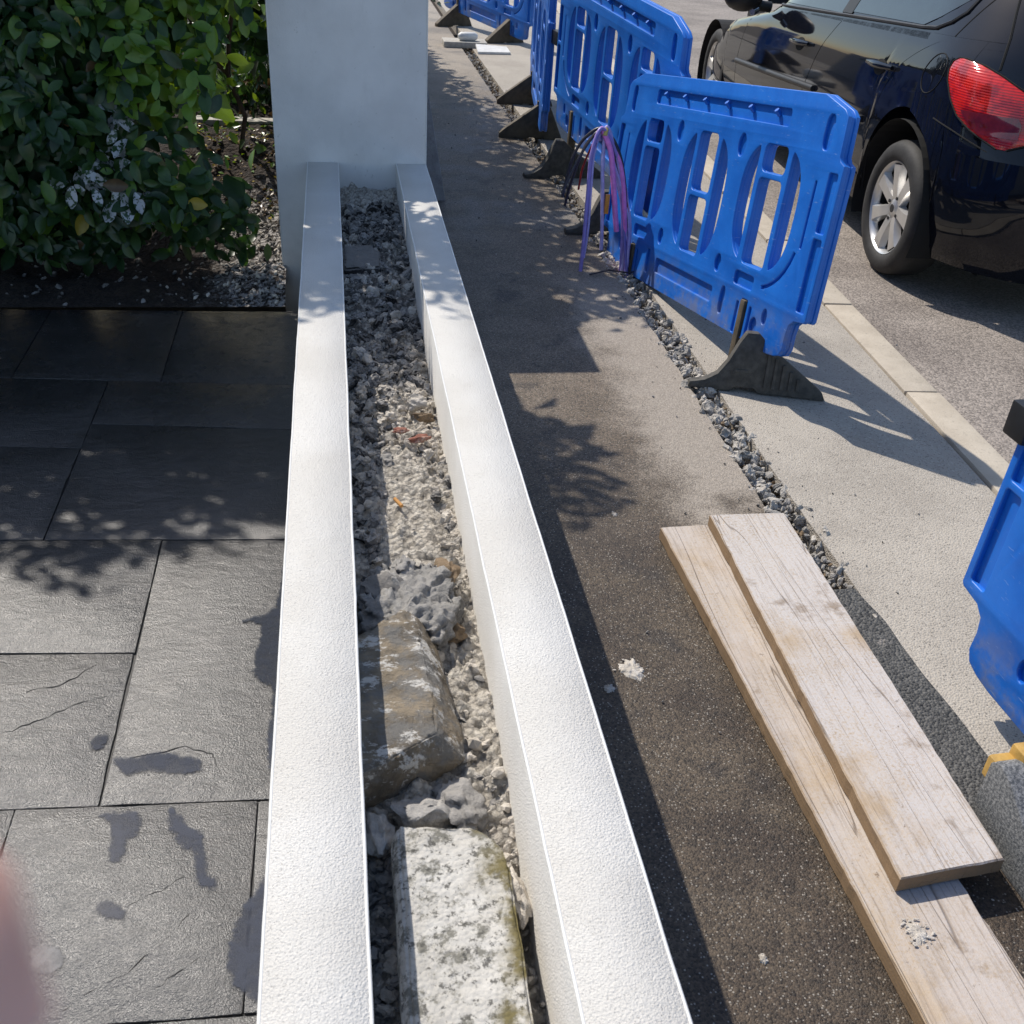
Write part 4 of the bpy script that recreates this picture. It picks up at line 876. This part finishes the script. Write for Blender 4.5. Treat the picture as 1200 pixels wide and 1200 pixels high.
w1 = winp(lambda v: .13 + .05 * v + .12 * (1 - v) ** 6 - .22 * min(1, v * 2.2), lambda v: 1.17 - .05 * v, 1.055, 1.40, 'side_window')
w2 = winp(lambda v: 1.30 - .05 * v, lambda v: 2.75 - .75 * v, 1.04, 1.40, 'side_window')
m = MB()                                                     # window rubber along the belt and round the rear corner of the glass
m.tube([surf(x, belt(x) + .017, .002) for x in [2.85 - .1 * k for k in range(27)]] + [surf(.10, 1.052, .004), surf(.0, 1.085, .004), surf(-.06, 1.13, .004), surf(-.07, 1.2, .004)], .009, 6); m.build('window_seal', M['trim'], car, smooth=True)
gridmesh('door_pillar', lambda u, v: surf(1.165 - .05 * v + (.145) * u, 1.045 + .36 * v, .006), 4, 8, M['trim'])
# hood, screen, nose, far flank
def hood(u, v):
    x = 2.95 + 1.42 * u; z = lerp_tab([(2.95, .99), (3.3, .97), (3.8, .90), (4.2, .79), (4.37, .66)], x); a = surf(min(x, front_x(z) - .03), z); b_ = -2 * HW - a.y; return Vector((x, a.y + (b_ - a.y) * v, tilt(x, z) + .03 * math.sin(v * math.pi)))
gridmesh('bonnet', hood, 20, 12, M['paint'])
def nose(u, v):
    zt = .17 + .51 * v; a = -1 + 2 * u; xf, ins = front_x(zt), inset(zt); t = a * math.pi / 2; x = xf - 1.0 * (1 - abs(math.cos(t)) ** (2 / 2.6)); y_ = -HW + (HW - ins) * math.copysign(abs(math.sin(t)) ** (2 / 2.6), a); return Vector((x, y_, tilt(x, zt)))
gridmesh('front_bumper', nose, 40, 12, M['paint'])
gridmesh('windscreen', lambda u, v: Vector((3.0 - .85 * v, -.14 - 1.46 * u - (.16 - .32 * u) * v, tilt(3.0 - .85 * v, 1.0 + .46 * v))), 10, 8, M['glass'])
gridmesh('far_side', lambda u, v: (lambda p: Vector((p.x, -2 * HW - p.y, p.z)))(surf(-.80 + 5.1 * u, .2 + .85 * v)), 60, 12, M['paint'])
gridmesh('far_upper_side', lambda u, v: (lambda zt: (lambda p: Vector((p.x, -2 * HW - p.y, p.z)))(surf(rear_x(zt) + .2 + (front_x(zt) - .1 - rear_x(zt) - .2) * u, zt)))(1.04 + .43 * v), 40, 8, M['glass'])
m = MB(); m.box((-.45, -1.5, .17), (4.0, -.37, .30)); m.build('underbody', M['arch'], car)
m = MB(); m.tube([surf(x, lerp_tab([(1.2, .635), (3.05, .60)], x), .006) for x in [1.30 + .08 * k for k in range(22)]], .018, 8)
mo = m.build('side_moulding', M['trim'], car, smooth=True)
m = MB(); m.tube([surf(x, lerp_tab([(.45, .585), (1.2, .60)], x), .006) for x in [.52 + .08 * k for k in range(9)]], .018, 8); m.build('side_moulding', M['trim'], car, smooth=True)
# arch liners and flares
for (hx, hz), r_ in ((RH, .40), (FH, .385)):
    m = MB(); cx = hx + (.03 if hx == 0 else .05); n = 26; vs = []
    for i in range(n + 1):
        a = math.pi * (-.12 + 1.24 * i / n); x, z = cx + r_ * math.cos(a), hz + r_ * math.sin(a)
        ys = [-.004 - inset(.5), -.36]; vs += [(x, ys[0], z), (x, ys[1], z)]
    m.add(vs, [(2 * i, 2 * i + 1, 2 * i + 3, 2 * i + 2) for i in range(n)]); k = len(m.v)
    m.add([(cx - r_ - .02, -.36, .1), (cx + r_ + .02, -.36, .1), (cx + r_ + .02, -.36, .75), (cx - r_ - .02, -.36, .75)], [(0, 1, 2, 3)])
    m.build('wheel_arch', M['arch'], car)
# black valance/flap behind the rear wheel
# seams as fine dark lines on the skin
def seam(name, pts, r_=.0032): m = MB(); m.tube(pts, r_, 5); m.build(name, M['arch'], car, smooth=True)
seam('panel_seam', [rsurf(.13 + .014 * k, .70 - .004 * k, .0005) for k in range(20)])
seam('panel_seam', [surf(seamR(1) - .02 - .11 * k / 6, 1.03 + .28 * k / 6, .001) for k in range(7)])
seam('tailgate_seam', [rsurf(.37, .93 + .04 * k, .003) for k in range(12)], .006)
seam('fuel_flap_seam', [surf(-.09 + .085 * math.cos(a_ / 24 * 2 * math.pi), .875 + .085 * math.sin(a_ / 24 * 2 * math.pi), .0008) for a_ in range(25)], .0026)
# tail light
def lens(u, v):
    t = v; zt = .64 + .315 * t
    lo = lerp_tab([(0, .43), (.12, .33), (.29, .25), (.5, .20), (.7, .165), (.85, .15), (.95, .155), (1, .18)], t); hi = lerp_tab([(0, .47), (.12, .58), (.29, .62), (.5, .59), (.7, .50), (.85, .40), (.95, .31), (1, .22)], t)
    bul = .018 * (math.sin(math.pi * min(1, max(0, u))) ** .6) * (math.sin(math.pi * (t * .96 + .02)) ** .6); return rsurf(lo + (hi - lo) * u, zt,   .008 + bul)
tl = gridmesh('tail_light', lens, 26, 22, M['lens'])
gridmesh('lamp_bowl', lambda u, v: (lambda uu, vv: lens(uu, vv) + Vector((-.0025, .0025, .001)))(.10 + .62 * u, .12 + .26 * v), 12, 8, M['lensdark'], tl)
seamp = [lens(0, k / 20) + Vector((-.001, .001, 0)) for k in range(21)] + [lens(1, 1 - k / 20) + Vector((-.001, .001, 0)) for k in range(21)]
m = MB(); m.tube(seamp, .004, 5); m.build('lamp_seal', M['arch'], tl, smooth=True)
# bright handles
def handle(x0, x1, zt0, zt1):
    m = MB(); n = 9; m.tube([surf(x0 + (x1 - x0) * k / (n - 1), zt0 + (zt1 - zt0) * k / (n - 1), .018 + .016 * math.sin(math.pi * k / (n - 1))) for k in range(n)], [.010 + .008 * math.sin(math.pi * k / (n - 1)) for k in range(n)], 8)
    h_ = m.build('door_handle', M['paint'], car, smooth=True)
    cx, cz = (x0 + x1) / 2 + .02, (zt0 + zt1) / 2 - .012; m = MB(); m.add([surf(cx + .075 * math.cos(k / 16 * 2 * math.pi), cz + .038 * math.sin(k / 16 * 2 * math.pi), .0015) for k in range(16)], [tuple(range(16))]); m.build('handle_recess', M['arch'], h_)
handle(.30, .62, .853, .853); handle(1.55, 1.88, .853, .848)
# mirror
m = MB(); vs, fs = rockverts(5, 3, (1, 1, 1), 0); m.add([Vector((v.x * .10 + 2.55, v.y * .13 + .15, v.z * .085 + .95)) for v in [Vector(v).normalized() for v in vs]], fs); m.tube([(2.56, -.05, .90), (2.56, .06, .91)], .035, 8)
mr = m.build('door_mirror', M['trim'], car, smooth=True)
m = MB(); m.tube([(2.53, .05, .885), (2.50, .09, .872)], .022, 8); m.build('mirror_lamp', M['chrome'], mr, smooth=True)
# the off side of the tail mirrors the kerb side
for nm in ('rear_corner', 'rear_pillar', 'tail_light'):
    src = [o for o in car.children if o.name.split('.')[0] == nm][0]; me = src.data.copy()
    for v in me.vertices: v.co.y = -2 * HW - v.co.y
    me.flip_normals(); link(bpy.data.objects.new(nm, me), car)
# wheels
def lathe(mb, prof, n=48, mi=0):
    k = len(prof); vs = []
    for i in range(n):
        a = 2 * math.pi * i / n
        vs += [(r_ * math.cos(a), y_, r_ * math.sin(a)) for r_, y_ in prof]
    mb.add(vs, [(i * k + j, i * k + j + 1, ((i + 1) % n) * k + j + 1, ((i + 1) % n) * k + j) for i in range(n) for j in range(k - 1)], mi)
wheel_me = []
m = MB(); lathe(m, [(.222, -.02), (.235, -.004), (.262, .002), (.292, -.004), (.310, -.018), (.320, -.04), (.322, -.10), (.320, -.17), (.305, -.20), (.22, -.20)], 64); tyre_me = m
m = MB(); lathe(m, [(.200, -.16), (.203, -.045), (.212, -.022), (.222, -.014), (.224, -.020)], 64)
lathe(m, [(.0, -.030), (.028, -.030), (.034, -.034), (.062, -.040), (.066, -.06), (.05, -.075)], 40)
for k in range(7):
    a = 2 * math.pi * (k + .5) / 7 + .15; ca, sa = math.cos(a), math.sin(a); prof = [(.045, .034, -.036, -.07), (.10, .033, -.027, -.06), (.16, .038, -.021, -.055), (.206, .050, -.019, -.05)]
    vs = []
    for r_, w, yf_, yb_ in prof:
        for sx, y_ in ((-w, yb_), (-w * .72, yf_), (w * .72, yf_), (w, yb_)): vs.append((r_ * ca - sx * sa, y_, r_ * sa + sx * ca))
    m.add(vs, [(4 * i + j, 4 * i + j + 1, 4 * i + 5 + j, 4 * i + 4 + j) for i in range(3) for j in range(3)])
rim_me = m
m = MB(); lathe(m, [(.0, -.10), (.19, -.10), (.198, -.05)], 32); disc_me = m
bolts = MB()
for k in range(4):
    a = 2 * math.pi * k / 4 + .5; bolts.tube([(.058 * math.cos(a), -.045, .058 * math.sin(a)), (.058 * math.cos(a), -.029, .058 * math.sin(a))], .0085, 8)
bolts.tube([(0, -.031, 0), (0, -.0275, 0)], .02, 16)
W0 = None
for (hx, hz), yoff in ((RH, -.012), (FH, -.012), (RH, -1.54), (FH, -1.54)):
    w = empty('wheel', (0, 0, 0)); w.parent = car; w.location = (hx, yoff, .30); w.rotation_euler = (0, .35 if hx else .1, 0)
    if W0 is None:
        a = tyre_me.build('tyre', M['tyre'], w, smooth=True); b_ = rim_me.build('rim', M['alloy'], w, smooth=True); c_ = disc_me.build('hub_disc', M['arch'], w, smooth=True); e_ = bolts.build('wheel_bolts', M['trim'], w, smooth=True); e_['kind'] = 'stuff'; W0 = (a, b_, c_, e_)
    else:
        for ch in W0: link(ch.copy(), w)

# ------------------------------------------------------------------ planting bed and garden on the left
m = MB(); vs = []; nx, ny = 110, 70
def bed(x, y):
    z = .012 + .04 * noise.fractal((x * 7, y * 7, 1), .8, 2.1, 4) * min(1, (y - 4.12) * 3)
    z += .33 * max(0, min(1, (y - 4.55) / .9)) ** 1.4 if x < -.245 else 0
    return z + .10 * max(0, min(1, (x + .62) / .35)) * max(0, min(1, (y - 4.14) / .25)) * max(0, 1 - (y - 4.2) / 1.6)
for j in range(ny + 1):
    y = 4.135 + (j / ny) ** 1.7 * 9
    for i in range(nx + 1):
        x = -.235 - (i / nx) ** 1.4 * 5.5; vs.append((x, y, bed(x, y)))
m.add(vs, [(j * (nx + 1) + i, j * (nx + 1) + i + 1, (j + 1) * (nx + 1) + i + 1, (j + 1) * (nx + 1) + i) for j in range(ny) for i in range(nx)])
struct('garden_soil', m, M['soil'], smooth=True)
cl_ = MB()
def dpos():
    x = -.25 - abs(random.gauss(0, .18)); y = 4.15 + random.random() * .9; return (x, y, bed(x, y) + .004)
scatter(cl_, 420, dpos, lambda: random.uniform(.004, .016), lambda: random.choice((0, 0, 1, 2, 2)))
scatter(cl_, 300, lambda: (lambda x, y: (x, y, bed(x, y)))(random.uniform(-1.6, -.3), random.uniform(4.15, 5.6)), lambda: random.uniform(.006, .022), lambda: random.choice((2, 2, 1)))
o = cl_.build('soil_clods', [M['st_light'], M['st_grey'], M['st_dark']], smooth=True); tag(o, 'dusty clods and stones on the soil beside the pillar', 'clods', kind='stuff')
# leaves
def leaf_geo(L, w, fold=.25, droop=.25, nseg=5):
    vs, fs = [], []
    for i in range(nseg + 1):
        t = i / nseg; ww = w * math.sin(math.pi * min(.985, .03 + .95 * t ** 1.12)) ** .72; z = -droop * L * t * t
        vs += [(-ww, L * t, z + fold * ww), (0, L * t, z), (ww, L * t, z + fold * ww)]
    for i in range(nseg):
        for j in (0, 1): fs.append((3 * i + j, 3 * i + j + 1, 3 * i + 4 + j, 3 * i + 3 + j))
    return [Vector(v) for v in vs], fs
LG = [leaf_geo(1, random.uniform(.23, .31), random.uniform(.1, .5), random.uniform(.05, .4)) for _ in range(6)]
LGL = [leaf_geo(1, random.uniform(.26, .34), random.uniform(.1, .5), random.uniform(.05, .4), 2) for _ in range(6)]
def leaf_mat(norm, tip):
    n = norm.normalized(); y_ = (tip - n * tip.dot(n)).normalized(); x = y_.cross(n); return Matrix((x, y_, n)).transposed()
rl = random.Random(11)
def front(x, z): return 4.33 + .16 * noise.noise((x * 2.3, z * 2.3, 0)) + .10 * noise.noise((x * 5, z * 5, 3)) - .10 * math.sin(min(1, max(0, z / 1.2)) * math.pi) + (.12 if z < .3 else 0)
def right(z): return lerp_tab([(0, -.40), (.2, -.34), (.4, -.44), (.7, -.52), (1.0, -.42), (1.3, -.28), (2.0, -.22), (2.6, -.35), (2.9, -.7)], z) + .12 * noise.noise((z * 4, 2, 0))
bush = tag(empty('laurel_bush', (-1.5, 4.7, 0)), 'big dark green glossy bush shading the paving beside the pillar', 'bush')
leaves = []
def add_leaf(x, y, z, depth):
    n = Vector((rl.gauss(0, .55), -1 + rl.gauss(0, .35), .55 + rl.gauss(0, .5))); tip = Vector((rl.gauss(0, .8), -.35 + rl.gauss(0, .4), -.35 + rl.gauss(0, .6)))
    leaves.append((Vector((x, y, z)), leaf_mat(n, tip), rl.uniform(.050, .092), depth))
while len(leaves) < 16500:
    x = rl.uniform(-3.5, -.2); z = .12 + rl.random() * 2.75
    if x > right(z) + rl.gauss(0, .03): continue
    if x > -.95 and z > 1.75 and rl.random() < .45: continue
    if x > right(z) - .28 and rl.random() < .45 and z < 1.1: continue
    if noise.noise((x * 4.5, z * 4.5, 8)) < -.32 and rl.random() < .8: continue
    dpt = abs(rl.gauss(0, .10)); add_leaf(x, front(x, z) + dpt, z, dpt)
front_n = len(leaves)
while len(leaves) < 25500:
    x = rl.uniform(-3.5, -.25); z = .3 + rl.random() ** .8 * 2.6
    if x > right(z) - .05: continue
    if x > -.95 and z > 1.75 and rl.random() < .6: continue
    if x > right(z) - .25 and z < 1.2 and rl.random() < .7: continue
    dpt = .2 + rl.random() * (1.15 if x < -1.25 else .32); add_leaf(x, front(x, z) + dpt, z, dpt); leaves[-1] = leaves[-1][:2] + (leaves[-1][2] * (2.5 if x < -1.1 else 1.9), dpt)  # oversized inner leaves added to close light gaps in the bush's shadow
cam_p = Vector((0, 0, 1.66))
def vis(p):
    v = p - cam_p; zc = v.dot(FW); return zc > 0 and -20 < 600 + 1189 * v.dot(RT) / zc < 330 and -10 < 600 - 1189 * v.dot(UP) / zc < 360
cand = sorted([i for i in range(front_n) if vis(leaves[i][0])], key=lambda i: leaves[i][3])
single = set(cand[:290])
lmats = ['leaf_a', 'leaf_b', 'leaf_c', 'leaf_y', 'leaf_w', 'leaf_dry']
singles_me = {}
def leaf_mesh(k, mt):
    if (k, mt) not in singles_me:
        mm = MB(); mm.add(LG[k][0], LG[k][1]); singles_me[(k, mt)] = mm.mesh('leaf', M[mt], True)
    return singles_me[(k, mt)]
fo = MB()
for i, (p, mt_, s_, dpt) in enumerate(leaves):
    r_ = rl.random(); mi = 0 if r_ < .42 else 1 if r_ < .93 else 2 if r_ < .985 else 5
    if p.x > -.85 and p.z > .70 and rl.random() < .62: mi = 2  # upper right leaves take the brighter green, sunlight put into their colour
    dust = math.hypot((p.x + 1.0) / .09, (p.z - .50) / .06) < 1 or math.hypot((p.x + .82) / .09, (p.z - .42) / .06) < 1 or math.hypot((p.x + .84) / .05, (p.z - .66) / .10) < 1
    if dust and dpt < .13 and rl.random() < .85: mi = 4
    k = rl.randrange(6)
    if i in single:
        if rl.random() < .012: mi = 3
        o = bpy.data.objects.new('leaf', leaf_mesh(k, lmats[mi])); link(o, bush); o.matrix_local = Matrix.Translation(p - Vector((-1.5, 4.7, 0))) @ mt_.to_4x4() @ Matrix.Scale(s_ * 1.1, 4)
    else:
        vs, fs = (LG if dpt < .2 else LGL)[k]; fo.add([mt_ @ (v * s_) + p - Vector((-1.5, 4.7, 0)) for v in vs], fs, mi)
o = fo.build('foliage', [M[k] for k in lmats], bush, smooth=True); o['kind'] = 'stuff'
st = MB()
for k in range(26):
    bx = rl.uniform(-2.9, -1.05); by = rl.uniform(4.7, 5.1); tx = bx + rl.gauss(0, .35); ty = by - rl.uniform(0, .3); h_ = rl.uniform(1.2, 2.4)
    pts = [Vector((bx + 1.5, by - 4.7, .0)) + Vector(((tx - bx) * t + .05 * math.sin(5 * t + k), (ty - by) * t, h_ * t)) for t in [j / 8 for j in range(9)]]
    st.tube(pts, [.018 * (1 - .75 * j / 8) for j in range(9)], 6)
st.build('stem', M['bark'], bush, smooth=True)
# sapling by the pillar with backlit leaves
sp = tag(empty('sapling', (-.50, 5.35, .2)), 'thin leaning sapling with sunlit yellow green leaves by pillar', 'sapling')
m = MB(); pts = [(.03, .1, -.05), (.02, .08, .12), (.06, .05, .3), (.0, .0, .5), (.03, -.1, .7), (.10, -.2, .95), (.2, -.3, 1.3)]; m.tube(pts, [.013, .012, .012, .012, .011, .010, .007], 7)
m.tube([(0, 0, .5), (-.1, -.05, .62), (-.16, -.1, .8)], [.01, .008, .005], 6); m.build('trunk', M['bark'], sp, smooth=True)
def leaf_cloud(parent, n, posf, size, mats, upb=.4):
    m = MB()
    for _ in range(n):
        p = Vector(posf()); nn = Vector((rl.gauss(0, .6), -.5 + rl.gauss(0, .5), upb + rl.gauss(0, .5))); tp = Vector((rl.gauss(0, 1), rl.gauss(0, 1), rl.gauss(-.2, .6)))
        mt_ = leaf_mat(nn, tp); vs, fs = LG[rl.randrange(6)]; s_ = rl.uniform(*size); m.add([mt_ @ (v * s_) + p for v in vs], fs, rl.randrange(len(mats)))
    o = m.build('foliage', [M[k] for k in mats], parent, smooth=True); o['kind'] = 'stuff'; return o
leaf_cloud(sp, 46, lambda: (rl.gauss(.08, .10), rl.gauss(-.15, .12), rl.uniform(.15, 1.05)), (.05, .10), ['leaf_c', 'leaf_a', 'leaf_a', 'leaf_c'])
for px, pz, rt_ in ((.125, .80, .2), (.09, .83, -.6), (.15, .86, .8), (.05, .88, .3), (.10, .93, -.3), (.0, .80, .5)):
    o = bpy.data.objects.new('leaf', leaf_mesh(0, 'leaf_c')); link(o, sp); o.location = (px - .02, -.45, pz); o.rotation_euler = (R(70), rt_ * .4, rt_); o.scale = (.13, .11, .11)
# strappy grass clump and low plants behind
og = tag(empty('strappy_plant', (-.52, 6.6, .3)), 'clump of long strappy leaves behind the pillar', 'plant')
m = MB()
for k in range(240):
    a = rl.uniform(0, 6.28); L = rl.uniform(.35, .8); bx, by = rl.gauss(.05, .12), rl.gauss(0, .12); w = rl.uniform(.004, .008); dx, dy = math.cos(a), math.sin(a); vs = []
    for j in range(6):
        t = j / 5; r_ = L * .55 * t; z = L * (t - .55 * t * t); ww = w * (1 - t * .9); c_ = Vector((bx + dx * r_, by + dy * r_, z)); sd_ = Vector((-dy, dx, 0)) * ww; vs += [c_ - sd_, c_ + sd_]
    m.add(vs, [(2 * j, 2 * j + 1, 2 * j + 3, 2 * j + 2) for j in range(5)])
o = m.build('blades', M['blade'], og, smooth=True); o['kind'] = 'stuff'
bp = tag(empty('ground_plants', (-.55, 6.2, .3)), 'mixed low plants in the sun behind the bush', 'plant')
leaf_cloud(bp, 900, lambda: (rl.gauss(-.1, .35), rl.gauss(.3, .35), abs(rl.gauss(0, .22))), (.03, .07), ['leaf_a', 'leaf_b', 'leaf_b', 'leaf_dry', 'leaf_c'])
bk = tag(empty('back_shrub', (-1.3, 8.2, .3)), 'dark shrub mass at the back of the garden', 'shrub')
leaf_cloud(bk, 4200, lambda: (rl.uniform(-2.2, 1.0), rl.gauss(0, .4), rl.random() * 2.0), (.05, .10), ['leaf_b', 'leaf_a', 'leaf_b'])
ll = MB()
for _ in range(500):
    x, y = rl.uniform(-.75, -.27), rl.uniform(4.9, 5.9); mt_ = leaf_mat(Vector((rl.gauss(0, .4), rl.gauss(0, .4), 1)), Vector((rl.gauss(0, 1), rl.gauss(0, 1), 0))); vs, fs = LGL[rl.randrange(6)]; s_ = rl.uniform(.015, .035); ll.add([mt_ @ (v * s_) + Vector((x, y, bed(x, y) + .008)) for v in vs], fs, rl.choice((0, 0, 1, 2)))
o = ll.build('leaf_litter', [M['leaf_dry'], M['leaf_y'], M['leaf_c']]); tag(o, 'fallen leaves and small sprouts on the soil behind the pillar', 'leaf litter', kind='stuff')
m = MB(); m.box((-.30, -.05, -.12), (.30, .05, .04)); o = m.build('edging_stone', M['edging'], bevel=.006); o.location = (-.45, 5.95, .33); o.rotation_euler = (0, 0, R(-3)); tag(o, 'pale concrete edging lying in the garden behind the pillar', 'edging')
# neighbour's hedge along the pavement behind the pillar
hg = tag(empty('boundary_hedge', (.0, 8.8, 0)), 'leafy hedge overhanging the pavement beyond the white pillar', 'hedge')
def hpos():
    y = rl.uniform(-3.4, 4.0); top = min(2.2, 2.15 - .27 * (y + .2)) + .18 * noise.noise((y * 1.3, 0, 0)) + .12 * noise.noise((y * 4, 3, 0)); z = .7 + rl.random() * (top - .7)
    return (rl.uniform(-.55, .34) + .10 * noise.noise((y * 3, z * 3, 0)) + rl.gauss(0, .03), y, z)
leaf_cloud(hg, 19000, hpos, (.08, .14), ['leaf_a', 'leaf_b', 'leaf_b'])
leaf_cloud(hg, 70, lambda: (rl.gauss(.66, .10), rl.gauss(.6, .3), rl.gauss(.72, .06)), (.05, .08), ['leaf_b'])
m = MB()
for k in range(9): m.tube([(-.1, -3.2 + .85 * k, 0), (-.1 + rl.gauss(0, .05), -3.2 + .85 * k, .9), (rl.gauss(0, .1), -3.2 + .85 * k, 1.6)], [.03, .022, .01], 6)
m.tube([(.2, .5, .9), (.45, .55, .85), (.62, .6, .74)], [.012, .009, .004], 5); m.build('stem', M['bark'], hg, smooth=True)

# ------------------------------------------------------------------ the photographer's fingertip at the lens edge
ft = MB()
base_c = cam_p + FW * .052
def camp(x, y, d_): return cam_p + FW * d_ + RT * ((x - 600) / 1189 * d_) - UP * ((y - 600) / 1189 * d_)
tipp = camp(-158, 1000, .060); b1_ = camp(-82, 1330, .060); b2_ = camp(-900, 1900, .064); b3_ = camp(-1500, 2300, .075)
prs = [(tipp, .0030), (tipp.lerp(b1_, .06), .0056), (tipp.lerp(b1_, .22), .0074), (tipp.lerp(b1_, .75), .0078), (b1_, .0080), (b1_.lerp(b2_, .4), .0084), (b2_, .0088), (b2_.lerp(b3_, .5), .0092), (b3_, .0095)]
ft.tube([p - tipp for p, r_ in prs], [r_ for p, r_ in prs], 20)
o = ft.build('fingertip', M['skin'], smooth=True); o.location = tipp; tag(o, 'blurred pink fingertip poking into the lower left corner', 'finger')
print('objects', len(bpy.data.objects), 'tris', sum(len(p.data.polygons) for p in bpy.data.objects if p.type == 'MESH'))
